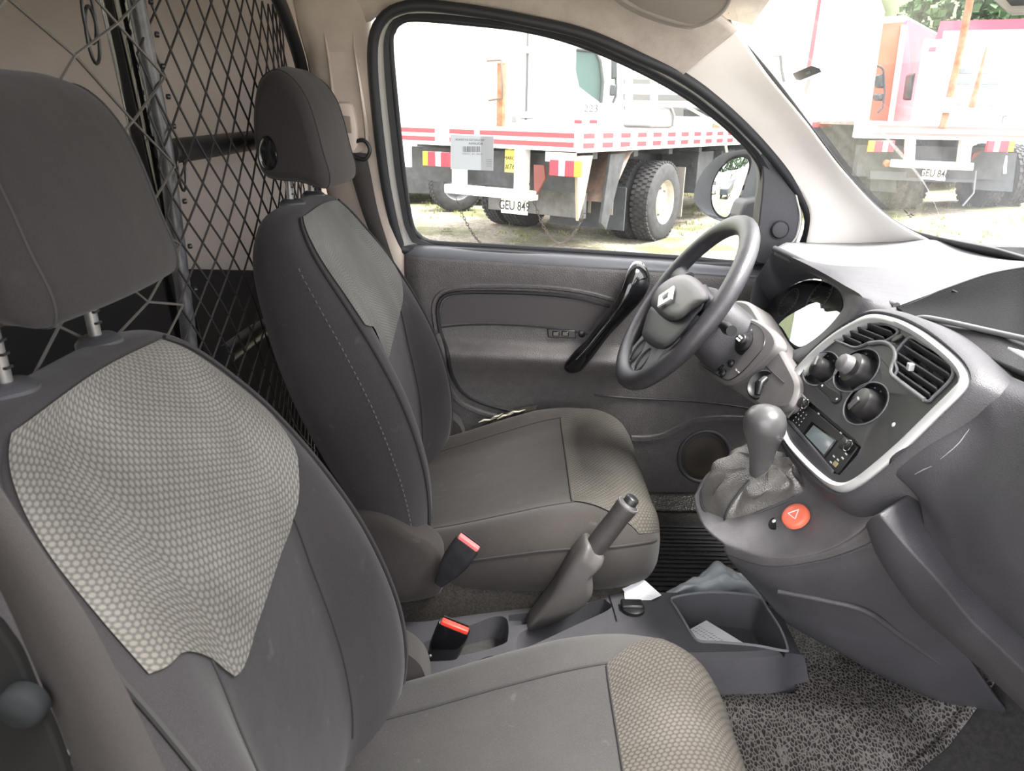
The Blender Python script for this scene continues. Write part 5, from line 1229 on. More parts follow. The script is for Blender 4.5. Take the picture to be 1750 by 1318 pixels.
MB().prism([PG(a, b_, -.003) for a, b_ in ((1354, 126), (1385, 113), (1400, 118), (1403, 124), (1368, 138), (1360, 137))], WSN*.002).build('tag_body', mat('tag_grey', (.12, .12, .13), .5), ts, bevel=.001)
MB().prism([PG(a, b_, -.004) for a, b_ in ((1376, 124), (1384, 121), (1386, 125), (1378, 128))], WSN*.0008).build('tag_logo', mat('tag_logo', (.25, .25, .26), .5), ts, smooth=0)
dt = thing('inspection_sticker', PG(1550, 362), 'two small dark round stickers low on the windscreen beside the pale pillar', 'sticker')
MB().lathe([(.007, 0), (.006, .0005), (0, .0006)], PG(1548, 362, -.003), -WSN, 20, (1, .7)).build('dot', BLK, dt)
for a, b_ in ((1553, 368), (1557, 366), (1556, 371), (1560, 368)): MB().box(PG(a, b_, -.003), (.004, .003, .002)).build('mark', BLK, dt)
# ================================================================ outside
def gz(x, y): return -.38+.06*max(0, x-1.5)*(1 if x < 14 else 1)-.0*y if x < 10 else .13
gr = bpy.data.materials.new('dirt_and_grass'); gr.use_nodes = True; nt = gr.node_tree; N = nt.nodes.new; L = nt.links.new
tc = N('ShaderNodeTexCoord')
def nz_(s, d=8, r=.6):
    n = N('ShaderNodeTexNoise'); n.inputs['Scale'].default_value = s; n.inputs['Detail'].default_value = d; n.inputs['Roughness'].default_value = r; L(tc.outputs['Object'], n.inputs['Vector']); return n.outputs[0]
def ramp(f, st):
    r = N('ShaderNodeValToRGB'); e = r.color_ramp.elements
    e[0].position, e[0].color = st[0][0], (*st[0][1], 1); e[1].position, e[1].color = st[-1][0], (*st[-1][1], 1)
    for p, c in st[1:-1]: q = e.new(p); q.color = (*c, 1)
    L(f, r.inputs[0]); return r.outputs[0]
c1 = ramp(nz_(22), [(.3, (.12, .10, .075)), (.5, (.28, .25, .20)), (.72, (.44, .40, .33))])
c2 = ramp(nz_(60), [(.35, (.06, .07, .025)), (.6, (.17, .17, .08)), (.8, (.30, .28, .17))])
mk = ramp(nz_(.9, 6), [(.46, (0, 0, 0)), (.60, (1, 1, 1))])
x = N('ShaderNodeMix'); x.data_type = 'RGBA'; L(mk, x.inputs[0]); L(c1, x.inputs[6]); L(c2, x.inputs[7])
L(x.outputs[2], nt.nodes['Principled BSDF'].inputs['Base Color']); nt.nodes['Principled BSDF'].inputs['Roughness'].default_value = .9
bp = N('ShaderNodeBump'); bp.inputs['Distance'].default_value = .05; bp.inputs['Strength'].default_value = .8; L(nz_(30), bp.inputs['Height']); L(bp.outputs[0], nt.nodes['Principled BSDF'].inputs['Normal'])
rows = []
ys = [-40, -20, -8, -2]+[2+.25*k for k in range(70)]+[20, 24, 30, 40, 60, 90]
xs_ = [-60, -40, -25, -16]+[-10+.3*k for k in range(90)]+[20, 28, 40, 60, 100]
for y in ys: rows.append([Vector((x_, y, gz(x_, y)+.015*mnoise.noise(Vector((x_*2, y*2, 0))))) for x_ in xs_])
S(MB().grid(rows), 'ground', gr, smooth=80)
# grass tufts
random.seed(9); b = MB()
def tuft(b, x, y, z, s):
    for _ in range(7):
        a = random.uniform(0, 2*PI); h = s*random.uniform(.5, 1.2); d = Vector((math.cos(a), math.sin(a), 0)); w = Vector((-d.y, d.x, 0))*.006
        p = Vector((x+random.uniform(-.03, .03), y+random.uniform(-.03, .03), z)); b.add([p-w, p+w, p+d*h*.4+Vector((0, 0, h))], [(0, 1, 2)])
for _ in range(2600):
    x_, y_ = random.uniform(-3, 11), random.uniform(4.5, 16)
    if mnoise.noise(Vector((x_*.7, y_*.7, 3))) > -.1: tuft(b, x_, y_, gz(x_, y_), .05)
gt = b.build('grass', mat('grass_blades', (.16, .20, .06), .8, c2=(.30, .28, .12), nscale=3), None, smooth=0)
tag(gt, 'short green grass tufts growing in the dirt of the truck yard', 'grass', kind='stuff')
WHT = mat('truck_white', (.80, .81, .80), .35)
REDS = mat('reflective_red', (.62, .05, .06), .4); DRK = mat('chassis_dark', (.03, .032, .034), .6, noise=1.0, nscale=9); RUST = mat('rusty_paint', (.20, .065, .025), .8, c2=(.36, .20, .12), nscale=7)
ORG = mat('lamp_orange', (.85, .28, .03), .3); LRED = mat('lamp_red', (.75, .03, .05), .3); WOOD = mat('bed_boards', (.14, .12, .10), .8, noise=.8, nscale=8)
FLAP = mat('mud_flap', (.028, .032, .037), .55, noise=.8, nscale=7)
class Fr:
    def __init__(s, o, ang): s.o = Vector(o); s.f = Vector((math.sin(ang), math.cos(ang), 0)); s.l = Vector((-math.cos(ang), math.sin(ang), 0)); s.R = Matrix((s.f, s.l, Vector((0, 0, 1)))).transposed()
    def p(s, a, b, z): return s.o+s.f*a+s.l*b+Vector((0, 0, z))
    def box(s, mb, a0, a1, b0, b1, z0, z1): return mb.box(s.p((a0+a1)/2, (b0+b1)/2, (z0+z1)/2), (a1-a0, b1-b0, z1-z0), s.R)
def wheel(par, c, ax, r, w, name='wheel', rimm=None, treads=44):
    ax = Vector(ax).normalized(); t = thing(name, c); t.parent = par; t.location = Vector(c)-worg(par)
    MB().lathe([(r*.56, -w/2), (r*.62, -w/2-.004), (r*.90, -w*.5), (r*.98, -w*.40), (r, -w*.3), (r, w*.3), (r*.98, w*.40), (r*.90, w*.5), (r*.62, w/2+.004), (r*.56, w/2)], c, ax, 56, cap=False).build('tyre', TYRE, t, smooth=50)
    a = Vector((0, 0, 1)) if abs(ax.z) < .9 else Vector((1, 0, 0)); a = (a-ax*a.dot(ax)).normalized(); q = ax.cross(a); b = MB()
    for k in range(treads):
        for j, s in enumerate((-.34, -.12, .12, .34)):
            an = 2*PI*(k+.5*(j % 2))/treads; d = a*math.cos(an)+q*math.sin(an); tt = ax.cross(d)
            b.box(Vector(c)+d*(r+.003)+ax*s*w, (r*2*PI/treads*.62, w*.17, .020), Matrix((tt, ax, d)).transposed())
    b.build('tread', TYRE, t, smooth=0)
    MB().lathe([(r*.57, w*.48), (r*.55, w*.46), (r*.52, w*.18), (r*.42, w*.12), (r*.30, w*.16), (r*.26, w*.30), (r*.14, w*.32), (0, w*.32)], c, ax, 40, cap=False).build('wheel_rim', rimm or mat('rim_white', (.50, .47, .40), .45, noise=-.3, nscale=12), t, smooth=40)
    for k in range(8):
        an = 2*PI*k/8; MB().lathe([(.014, 0), (.014, .022), (0, .024)], Vector(c)+(a*math.cos(an)+q*math.sin(an))*r*.34+ax*w*.15, ax, 6).build('wheel_nut', STEEL, t, smooth=0)
    return t
def lampset(par, f, b0, z, orange_out, w=.30, h=.145, a=-.03):
    t = thing('tail_lamp', f.p(a, b0, z)); t.parent = par; t.location = f.p(a, b0, z)-worg(par)
    segs = [(ORG, .20), (LRED, .30), (MARK, .20), (LRED, .30)]
    if not orange_out: segs = segs[::-1]
    x = 0
    for m, fr_ in segs: mb = MB(); f.box(mb, a-.04, a, b0-(x+fr_)*w, b0-x*w, z-h/2, z+h/2); mb.build('lens', m, t, bevel=.004); x += fr_
    return t
def chain(par, p0, p1, sag, n=26):
    b = MB()
    for k in range(n):
        f = k/(n-1); p = Vector(p0).lerp(Vector(p1), f)-Vector((0, 0, sag*4*f*(1-f))); g = min(1, f+.01); q = Vector(p0).lerp(Vector(p1), g)-Vector((0, 0, sag*4*g*(1-g)))
        d = (q-p).normalized(); u = (Vector((1, .2, .1)) if k % 2 else Vector((-.2, 1, .2))); u = (u-d*u.dot(d)).normalized()
        L_ = (Vector(p1)-Vector(p0)).length/n*1.1+sag*.06
        b.tube([p+d*L_*.6*math.cos(t)+u*.012*math.sin(t) for t in [2*PI*m/10 for m in range(10)]], .0045, 5, closed=True)
    b.build('chain', mat('rusty_chain', (.05, .038, .032), .7), par, smooth=0)
def plate(par, s, c, right, up, w, h):
    right = Vector(right).normalized(); up = Vector(up).normalized(); n = right.cross(up)
    t = MB().box(c, (w, h, .004), Matrix((right, up, n)).transposed()).build('number_plate', PLATEW, par, bevel=.002)
    text('plate_number', s, Vector(c)+n*.004, right, up, h*.60, BLK, t, depth=.001, squeeze=.80, bold=.012)
    for i in (-1, 1):
        for j in (-1, 1): MB().lathe([(.006, 0), (0, .003)], Vector(c)+right*i*w*.40+up*j*h*.38+n*.003, n, 8).build('plate_screw', BLK, t)
    return t
# ---- flatbed truck seen from its rear corner
C0 = PZ(985, 258, .71); ang = math.radians(35); F1 = Fr((C0.x, C0.y, 0), ang)
t1 = thing('flatbed_truck', F1.p(3, 1.2, -.38), 'white flatbed truck outside the driver window, red striped rails, plate GEU 849', 'truck')
BW, BL = 2.42, 6.2
mb = MB(); F1.box(mb, 0, .06, 0, BW, .71, .90); F1.box(mb, -.012, 0, 0, BW, .70, .735); F1.box(mb, -.012, 0, 0, BW, .785, .815); F1.box(mb, -.012, 0, 0, BW, .875, .905); mb.build('rear_rail', WHT, t1, smooth=0, bevel=.004)
for z0, z1 in ((.738, .782), (.820, .866)):
    for a, b_ in ((.03, 1.15), (1.22, 1.55), (1.75, BW-.02)): mb = MB(); F1.box(mb, -.004, .0, a, b_, z0, z1); mb.build('red_stripe', REDS, t1, smooth=0)
mb = MB(); F1.box(mb, .06, BL, 0, .05, .71, .90)
for z in (.705, .80, .90): F1.box(mb, 0, BL, -.012, 0, z-.014, z+.008)
mb.build('side_rail', WHT, t1, smooth=0, bevel=.004)
for z0, z1 in ((.728, .776), (.818, .866)):
    for k in range(16): mb = MB(); F1.box(mb, .12+.38*k, .12+.38*k+.21, -.006, 0, z0, z1); mb.build('reflector_tape', REDS, t1, smooth=0)
mb = MB()
for k in range(12): F1.box(mb, .05, BL, .05+.195*k, .05+.195*k+.19, .875, .905)
mb.build('bed_boards', WOOD, t1, smooth=0)
mb = MB(); F1.box(mb, .3, BL+1.5, .75, .87, .38, .66); F1.box(mb, .3, BL+1.5, 1.55, 1.67, .38, .66)
for k in range(7): F1.box(mb, .4+.9*k, .5+.9*k, .05, BW-.05, .62, .71)
F1.box(mb, .25, .35, .1, BW-.1, .30, .66); mb.build('chassis_frame', DRK, t1, smooth=0)
mb = MB(); F1.box(mb, .02, .12, .60, .73, .28, .71); mb.build('bumper_post', WHT, t1, bevel=.006)
mb = MB(); F1.box(mb, .02, .12, 1.40, 1.54, .30, .71); mb.build('bumper_post', WHT, t1, bevel=.006)
mb = MB(); F1.box(mb, -.08, .04, .44, 1.56, .22, .31); mb.build('bumper_bar', WHT, t1, bevel=.006)
plate(t1, 'GEU 849', F1.p(-.03, .68, .148), -F1.l, Vector((0, 0, 1)), .33, .155)
lampset(t1, F1, .25, .55, False, .34); lampset(t1, F1, 1.87, .56, True, .36)
mb = MB(); F1.box(mb, -.01, .01, .0, .34, .60, .69); mb.build('lamp_bracket', mat('bracket_beige', (.45, .42, .38), .6), t1, smooth=0)
sg = [F1.p(.14, b_, z) for b_, z in ((.68, .46), (.93, .46), (.93, .72), (.68, .72))]
ns = MB().prism(sg, F1.f*.01).build('notice', mat('notice_yellow', (.72, .62, .12), .5), t1, smooth=0)
for i, s_ in enumerate(('¿COMO CONDUZCO?', 'MARQUE', '#767')): text('notice_text', s_, F1.p(.136, .84, .685-.085*i), -F1.l, Vector((0, 0, 1)), (.020, .036, .058)[i], BLK, ns, depth=.001)
# wheels: rear pairs, far pair, front axle
for s_, bb in ((1, .12), (1, .42), (-1, BW-.12), (-1, BW-.42)):
    wheel(t1, F1.p(2.10, bb, -.38+.46), -F1.l*s_, .455, .25)
wheel(t1, F1.p(6.6, .15, -.38+.46+.1), -F1.l, .455, .25); wheel(t1, F1.p(6.6, BW-.15, -.38+.46), F1.l, .455, .25)
mb = MB(); F1.box(mb, 1.9, 2.0, .3, BW-.3, .0, .16); mb.lathe([(.02, -.2), (.2, -.12), (.22, 0), (.2, .12), (.02, .2)], F1.p(1.95, 1.2, .08), F1.l, 20); mb.build('rear_axle', DRK, t1)
mb = MB(); F1.box(mb, .62, .68, .25, 1.5, .0, .26); mb.build('cross_member', mat('dusty_grey_steel', (.10, .10, .10), .6, noise=1, nscale=6), t1, smooth=0)
# fender strip and mud flaps in front of the pair of rear wheels
fpv = [F1.p(.75, .04, .18), F1.p(.95, .04, .38), F1.p(1.2, .04, .66), F1.p(1.3, .04, .70)]
mb = MB().grid([fpv, [p+F1.l*.56 for p in fpv]]); mb.build('mudguard', mat('mudguard_rust', (.12, .115, .11), .6, c2=(.40, .24, .17), nscale=5), t1, solid=.012)
mb = MB(); F1.box(mb, 1.15, 1.17, .04, 1.0, -.16, .30); mb.build('mud_flap', FLAP, t1, smooth=0)
mb = MB(); F1.box(mb, 1.13, 1.15, .18, .21, .0, .5); mb.build('flap_strap', mat('strap_tan', (.28, .25, .21), .6), t1, smooth=0)
mb = MB(); F1.box(mb, 1.13, 1.15, .46, .49, .0, .5); mb.build('flap_strap', mat('strap_tan', (.28, .25, .21), .6), t1, smooth=0)
mb = MB(); F1.box(mb, 2.7, 2.72, .04, .62, -.15, .45); mb.build('mud_flap', mat('pale_flap', (.25, .23, .21), .6), t1, smooth=0)
mb = MB().prism([F1.p(.02, -.0, .66), F1.p(.32, -.0, .66), F1.p(.20, 0, .25), F1.p(.10, 0, .05)], F1.l*.03); mb.build('side_guard', mat('guard_tan', (.26, .23, .17), .6), t1, smooth=0)
mb = MB().prism([F1.p(.72, .02, .66), F1.p(1.05, .02, .66), F1.p(.72, .02, -.10), F1.p(.60, .02, -.02)], F1.l*.03); mb.build('side_guard', DRK, t1, smooth=0)
mb = MB().prism([F1.p(.0, .48, .56), F1.p(.0, .36, .56), F1.p(.0, .34, .44), F1.p(.0, .46, .24)], F1.f*.03); mb.build('red_bracket', mat('dull_red', (.13, .03, .022), .6), t1, smooth=0)
for k in range(3): mb = MB(); F1.box(mb, 3.2+.8*k, 3.7+.8*k, .08, .6, .10, .62); mb.build('underbed_box', DRK, t1, bevel=.01)
chain(t1, F1.p(.05, .55, .35), F1.p(.3, .05, .1), .42, 34); chain(t1, F1.p(.3, 1.7, .1), F1.p(.1, 1.1, -.34), .10, 22)
# upright stake pockets, rusty posts and the load
for a, b_, hgt, m in ((.10, .98, .62, RUST),):
    mb = MB(); F1.box(mb, a, a+.06, b_-.035, b_+.035, .88, .88+hgt); mb.build('stake_post', m, t1, smooth=0)
MB().tube([F1.p(.08, 1.12, 1.52), F1.p(.04, .92, 1.52), F1.p(.04, .90, 1.30), F1.p(.04, .90, 1.17), F1.p(.08, 1.10, 1.15)], .012, 8).build('post_bracket', mat('rust_rod', (.12, .08, .06), .7), t1)
mb = MB(); F1.box(mb, .12, .18, 1.13, 1.16, .9, 1.7); F1.box(mb, .10, .2, 1.12, 1.26, 1.50, 1.64); mb.build('latch_post', WHT, t1, smooth=0)
for k, (a, m) in enumerate(((3.9, RUST),)): mb = MB(); F1.box(mb, a, a+.10, .10, .22, .90, 1.75); mb.build('stake_post', m, t1, smooth=0)
bx = thing('grey_locker', F1.p(1.5, .55, .9), 'pale grey moulded box strapped on the flatbed behind the wheel', 'storage box')
o8 = [(0, 0), (.95, 0), (1.0, .20), (.9, .25), (.05, .24), (-.03, .13)]
MB().prism([F1.p(2.0+a*.62, .20, .905+z*.95) for a, z in o8], F1.l*.38).build('box_body', mat('locker_grey', (.27, .275, .28), .5), bx, bevel=.03, smooth=60)
MB().tube([F1.p(2.1, .19, 1.15), F1.p(2.45, .19, 1.14), F1.p(2.55, .18, 1.05), F1.p(2.55, .18, .92)], .014, 8).build('strap', mat('strap_grey', (.22, .22, .21), .6), bx)
MB().tube([F1.p(3.1, .25, 1.15), F1.p(3.8, .05, .93), F1.p(3.9, -.02, .60), F1.p(3.86, -.02, .45)], .018, 7).build('cargo_strap', mat('strap_cream', (.60, .58, .42), .7), t1)
# ---- white box truck behind, its doors with lock rods
F2 = Fr((C0.x, C0.y, 0), ang)
t2 = thing('box_truck', F2.p(4, 3, -.38), 'tall white box truck filling the driver window behind the flatbed, with upright door lock rods', 'truck')
bpx = PY(985, 100, 11.5)
mb = MB(); mb.box((-1.35, 13.0, 1.75), (4.6, 2.6, 3.3)); mb.build('cargo_box', WHT, t2, bevel=.02)
for px in (900,):
    x_ = PY(px, 150, 11.68).x
    MB().tube([Vector((x_, 11.67, z)) for z in (.95, 2.2, 3.2)], .018, 8).build('lock_rod', mat('rod_grey', (.10, .10, .10), .5), t2)
    for z in (1.02, 1.95): MB().box((x_, 11.66, z), (.22, .05, .10)).build('rod_bracket', mat('bracket_grey', (.40, .40, .40), .5), t2, bevel=.01)
for a, b_ in ((724, 184), (878, 203)): q = PY(a, b_, 11.67); MB().box(q, (.07, .03, .10)).build('door_fitting', mat('fitting_grey', (.2, .2, .2), .5), t2, bevel=.008)
mb = MB(); mb.box((-2.6, 11.2, .36), (1.3, .9, 1.0)); mb.build('lower_skirt', WHT, t2, bevel=.02)
mb = MB(); mb.box((-1.0, 12.6, -.0), (3.6, 2.0, .4)); mb.build('underbody', DRK, t2)
wheel(t2, PZ(778, 362, -.38)+Vector((0, .1, .39)), (.35, -1, 0), .39, .24, rimm=mat('rim_dark', (.09, .095, .10), .5, noise=1, nscale=9))
wheel(t2, (-2.35, 12.0, .01), (.1, -1, 0), .39, .24, rimm=DRK)
# ---- cab of the next truck
t3 = thing('white_cab', PY(1010, 220, 11), 'white truck cab with a tinted side window and two stacked mirrors, behind the flatbed load', 'truck')
def Q(lst, y): return [PY(a, b_, y) for a, b_ in lst]
MB().prism(Q([(935, 40), (1078, 60), (1064, 150), (1070, 250), (935, 250)], 11.4), (0, 2.0, 0)).build('cab_body', mat('cab_white', (.72, .76, .78), .35), t3, bevel=.03)
MB().prism(Q([(985, 84), (1018, 88), (1027, 110), (1029, 150), (1027, 176), (1012, 165), (990, 148), (984, 120)], 11.38), (0, .03, 0)).build('side_window', mat('cab_glass', (.06, .11, .10), .35), t3, smooth=0)
MB().tube(Q([(985, 84), (1018, 87), (1026, 105), (1030, 140), (1027, 176)], 11.36), .028, 8).build('window_frame', mat('frame_grey', (.05, .06, .06), .5), t3)
MB().prism(Q([(1045, 98), (1055, 100), (1055, 134), (1045, 136)], 10.9), (0, .08, 0)).build('mirror', mat('mirror_grey', (.04, .05, .05), .4), t3, bevel=.02)
MB().prism(Q([(1043, 144), (1053, 144), (1052, 164), (1042, 164)], 10.9), (0, .08, 0)).build('mirror', mat('mirror_grey', (.04, .05, .05), .4), t3, bevel=.02)
MB().tube(Q([(1022, 88), (1040, 90), (1051, 100), (1053, 150), (1052, 165), (1047, 176)], 10.98), .02, 8).build('mirror_arm', mat('frame_grey', (.05, .06, .06), .5), t3)
text('fleet_number', '223', PY(1010, 186, 11.37), (1, 0, 0), (0, 0, 1), .11, mat('number_grey', (.08, .08, .08), .5), t3, depth=.004)
for a, b_ in ((988, 208), (1014, 208)): MB().box(PY(a, b_, 11.36), (.12, .02, .05)).build('reflector_tape', REDS, t3, smooth=0)
# ---- white stake-sided truck
t4 = thing('stake_truck', PY(1180, 200, 14), 'white stake-sided truck body with open horizontal boards, beyond the flatbed on the right', 'truck')
for i, (z0, z1) in enumerate(((92, 118), (124, 137), (146, 163), (174, 184), (200, 224))):
    MB().prism([PY(1050, z0-3, 14), PY(1330, z0+2, 14), PY(1330, z1+2, 14), PY(1050, z1-3, 14)], (0, .06, 0)).build('side_board', WHT, t4, smooth=0)
for px in (1075, 1118, 1222, 1290): MB().prism([PY(px-6, 90, 13.95), PY(px+6, 90, 13.95), PY(px+6, 226, 13.95), PY(px-6, 226, 13.95)], (0, .05, 0)).build('upright', WHT, t4, smooth=0)
MB().prism([PY(1060, 90, 16), PY(1340, 90, 16), PY(1340, 235, 16), PY(1060, 235, 16)], (0, .05, 0)).build('inner_side', mat('inner_grey', (.16, .16, .155), .6), t4, smooth=0)
MB().prism([PY(1170, 187, 15.6), PY(1320, 187, 15.6), PY(1320, 200, 15.6), PY(1170, 200, 15.6)], (0, .1, 0)).build('dark_load', DRK, t4, smooth=0)
mb = MB(); mb.box(PY(1230, 275, 14.4), (3.0, 1.5, .9)); mb.build('chassis', DRK, t4)
for px in (1165, 1260): wheel(t4, Vector((PY(px, 320, 13.8).x, 13.9, gz(3, 13)+.42)), (0, -1, 0), .45, .25, rimm=DRK, treads=20)
# ---- flatbed seen through the windscreen
D5 = 9.3
a5, b5 = PY(1470, 238, D5), PY(1758, 241, D5); F5 = Fr((b5.x+.1, b5.y, 0), math.radians(2)); z5 = b5.z
t5 = thing('flatbed_truck', F5.p(2, 1.2, .1), 'white flatbed truck seen through the windscreen, dark mud flaps and plate GEU 846', 'truck')
W5 = (b5-a5).length+.15
mb = MB(); F5.box(mb, 0, .06, 0, W5, z5, z5+.19)
for z in (z5+.005, z5+.095, z5+.19): F5.box(mb, -.014, 0, 0, W5, z-.012, z+.012)
mb.build('rear_rail', WHT, t5, smooth=0)
for z0 in (z5+.032, z5+.120):
    mb = MB(); F5.box(mb, -.006, 0, .1, W5-.25, z0, z0+.035); mb.build('red_stripe', mat('faded_red', (.60, .14, .13), .4), t5, smooth=0)
mb = MB(); F5.box(mb, .06, 6, 0, W5, z5+.15, z5+.19); mb.build('bed', WOOD, t5, smooth=0)
mb = MB(); F5.box(mb, .3, 6, .7, .85, z5-.35, z5); F5.box(mb, .3, 6, 1.4, 1.55, z5-.35, z5); F5.box(mb, .25, .4, .2, W5-.2, z5-.5, z5-.1); mb.build('chassis_frame', DRK, t5, smooth=0)
def Q5(lst, d=0): return [PY(a, b_, D5+d) for a, b_ in lst]
for q in ([(1552, 236), (1566, 236), (1563, 282), (1549, 280)], [(1645, 240), (1662, 240), (1658, 284), (1640, 282)]):
    MB().prism(Q5(q, .02), (0, .10, 0)).build('bumper_post', mat('post_cream', (.60, .57, .52), .5), t5, bevel=.006)
MB().prism(Q5([(1528, 273), (1665, 279), (1663, 292), (1526, 286)], -.06), (0, .10, 0)).build('bumper_bar', mat('post_cream', (.6, .57, .52), .5), t5, bevel=.006)
c = PY(1596.5, 297, D5-.03); r_ = (PY(1618, 299, D5-.03)-PY(1575, 295.5, D5-.03)).normalized()
plate(t5, 'GEU 846', c, r_, Vector((-.02, 0, 1)), .31, .155)
for (x0, x1, o_out) in ((1484, 1527, True), (1686, 1732, False)):
    p = PY(x0, 250, D5-.04); q = PY(x1, 250, D5-.04); t = thing('tail_lamp', p); t.parent = t5; t.location = p-worg(t5)
    segs = [(ORG, .22), (LRED, .33), (MARK, .2), (LRED, .25)]; segs = segs if o_out else segs[::-1]; x = 0
    for m, f in segs:
        c = p.lerp(q, x+f/2); MB().box(c, ((q-p).length*f, .05, .135)).build('lens', m, t, bevel=.004); x += f
for q, nm in (([(1486, 262), (1530, 262), (1532, 330), (1488, 326)], 'mud_flap'), ([(1664, 262), (1738, 262), (1730, 328), (1662, 324)], 'mud_flap')):
    MB().prism(Q5(q, .45), (0, .02, 0)).build(nm, FLAP, t5, smooth=0)
for a in (1688, 1719): MB().prism(Q5([(a-3, 266), (a+3, 266), (a+1, 297), (a-5, 297)], .42), (0, .01, 0)).build('flap_strap', mat('strap_pale', (.45, .46, .48), .5), t5, smooth=0)
MB().prism(Q5([(1487, 292), (1600, 296), (1670, 298), (1668, 312), (1600, 311), (1487, 306)], .3), (0, .08, 0)).build('cross_member', mat('slate_steel', (.09, .10, .11), .6), t5, smooth=0)
for px in (1510, 1545, 1672, 1712): 
    q = PY(px, 348, D5+1.1); wheel(t5, Vector((PY(px, 330, D5+1.0).x, D5+1.0, .30)), (1 if px > 1600 else -1, 0, 0), .46, .24, rimm=DRK, treads=30)
MB().tube(Q5([(1668, 292), (1664, 330), (1645, 352)], .2), .012, 6).build('hose', mat('hose_grey', (.2, .21, .22), .5), t5)
MB().lathe([(.045, 0), (.045, .05), (0, .06)], PY(1514, 279, D5+.1), (0, -1, 0), 16).build('hose_cap', RUST, t5)
for s_ in ([(1536, 258), (1550, 258), (1548, 272)], [(1664, 262), (1680, 258), (1658, 276)]): MB().prism(Q5(s_, .1), (0, .03, 0)).build('red_bracket', mat('dull_red', (.3, .07, .05), .6), t5, smooth=0)
mb = MB().tube([PY(1666, -40, D5+.02), PY(1640, 90, D5+.02), PY(1624, 160, D5+.02), PY(1611, 218, D5+.02)], .045, 8); mb.build('stake_post', RUST, t5)
MB().box(PY(1620, 180, D5), (.16, .12, .18)).build('post_clamp', mat('clamp_cream', (.55, .52, .40), .5), t5, bevel=.01)
MB().tube([PY(1686, 80, D5+.5), PY(1674, 130, D5+.5), PY(1660, 184, D5+.5)], [.012, .03, .045], 8).build('stake_post', RUST, t5)
# ---- white van body right behind it with a red roof band
t6 = thing('box_truck', PY(1680, 210, 12), 'white box truck with red roof band and grey slots, seen through the windscreen', 'truck')
D6 = 12.2
def Q6(lst, d=0): return [PY(a, b_, D6+d) for a, b_ in lst]
MB().prism(Q6([(1579, 68), (1610, 66), (1612, 50), (1900, 44), (1900, 260), (1548, 260)]), (3.0, 4, 0)).build('cargo_box', WHT, t6, smooth=0)
MB().prism(Q6([(1608, 36), (1900, 28), (1900, 46), (1612, 52), (1610, 66), (1598, 67)], -.03), (3.0, 4, 0)).build('roof_band', mat('red_paint', (.62, .05, .09), .4), t6, smooth=0)
for q in ([(1642, 117), (1668, 117), (1668, 126), (1640, 126)], [(1678, 117), (1716, 118), (1716, 126), (1677, 126)], [(1636, 136), (1664, 137), (1663, 145), (1634, 144)], [(1673, 137), (1714, 137), (1710, 145), (1672, 145)], [(1628, 176), (1644, 176), (1644, 180), (1628, 180)], [(1664, 176), (1704, 178), (1704, 182), (1664, 181)]):
    MB().prism(Q6(q, -.04), (0, .03, 0)).build('vent_slot', mat('slot_grey', (.14, .16, .18), .5), t6, bevel=.004)
MB().prism(Q6([(1590, 80), (1601, 80), (1599, 88), (1588, 88)], -.04), (0, .03, 0)).build('red_mark', mat('red_paint', (.6, .05, .08)), t6, smooth=0)
for a, b_, w, h in ((1586, 194, .30, .05), (1694, 198, .09, .05), (1716, 196, .14, .05), (1716, 207, .06, .16)): MB().box(PY(a, b_, D6-.04), (w, .03, h)).build('faded_mark', mat('mark_grey', (.18, .18, .18), .6), t6, smooth=0)
# ---- red box truck
t7 = thing('red_box_truck', PY(1530, 210, 14), 'red box truck with an orange-red front and pink-red side, between the white trucks', 'truck')
D7 = 13.2
def Q7(lst, d=0): return [PY(a, b_, D7+d) for a, b_ in lst]
fr7 = Q7([(1500, 38), (1546, 36), (1520, 225), (1480, 225)]); MB().prism(fr7, (0, .3, 0)).build('front_wall', mat('orange_red_paint', (.75, .11, .06), .4), t7, smooth=0)
sd = Q7([(1546, 32), (1518, 225)]); back = [PY(1612, 66, D7+7), PY(1560, 225, D7+7)]
MB().add([sd[0], back[0], back[1], sd[1]], [(0, 1, 2, 3)]).build('side_wall', mat('side_red_paint', (.60, .06, .12), .4, noise=.25, nscale=3), t7, smooth=0, solid=.05)
MB().tube([Q7([(1494, 36)])[0], sd[0], back[0]], .05, 6).build('roof_rail', WHT, t7, smooth=0)
MB().tube([sd[0]+Vector((0, -.03, -.1)), sd[1]+Vector((0, -.03, 0))], .05, 6).build('corner_post', mat('corner_cream', (.7, .6, .5), .5), t7, smooth=0)
MB().prism(Q7([(1557, 128), (1566, 123), (1558, 172), (1551, 170)], -.3), (0, .2, 0)).build('mirror', mat('mirror_grey', (.1, .1, .1)), t7, bevel=.02)
MB().prism(Q7([(1503, 127), (1515, 126), (1515, 151), (1502, 150)], -.5), (0, .2, 0)).build('mirror', mat('mirror_grey', (.1, .1, .1)), t7, bevel=.03)
MB().prism(Q7([(1499, 160), (1512, 160), (1510, 173), (1499, 172)], -.5), (0, .2, 0)).build('mirror', mat('mirror_grey', (.1, .1, .1)), t7, bevel=.03)
MB().tube(Q7([(1498, 112), (1506, 115), (1510, 120)], -.5)+Q7([(1512, 158), (1508, 185), (1500, 192)], -.5), .02, 6).build('mirror_arm', DRK, t7)
mb = MB(); mb.box(PY(1530, 255, D7+2), (1.6, 3.0, .8)); mb.build('chassis', DRK, t7)
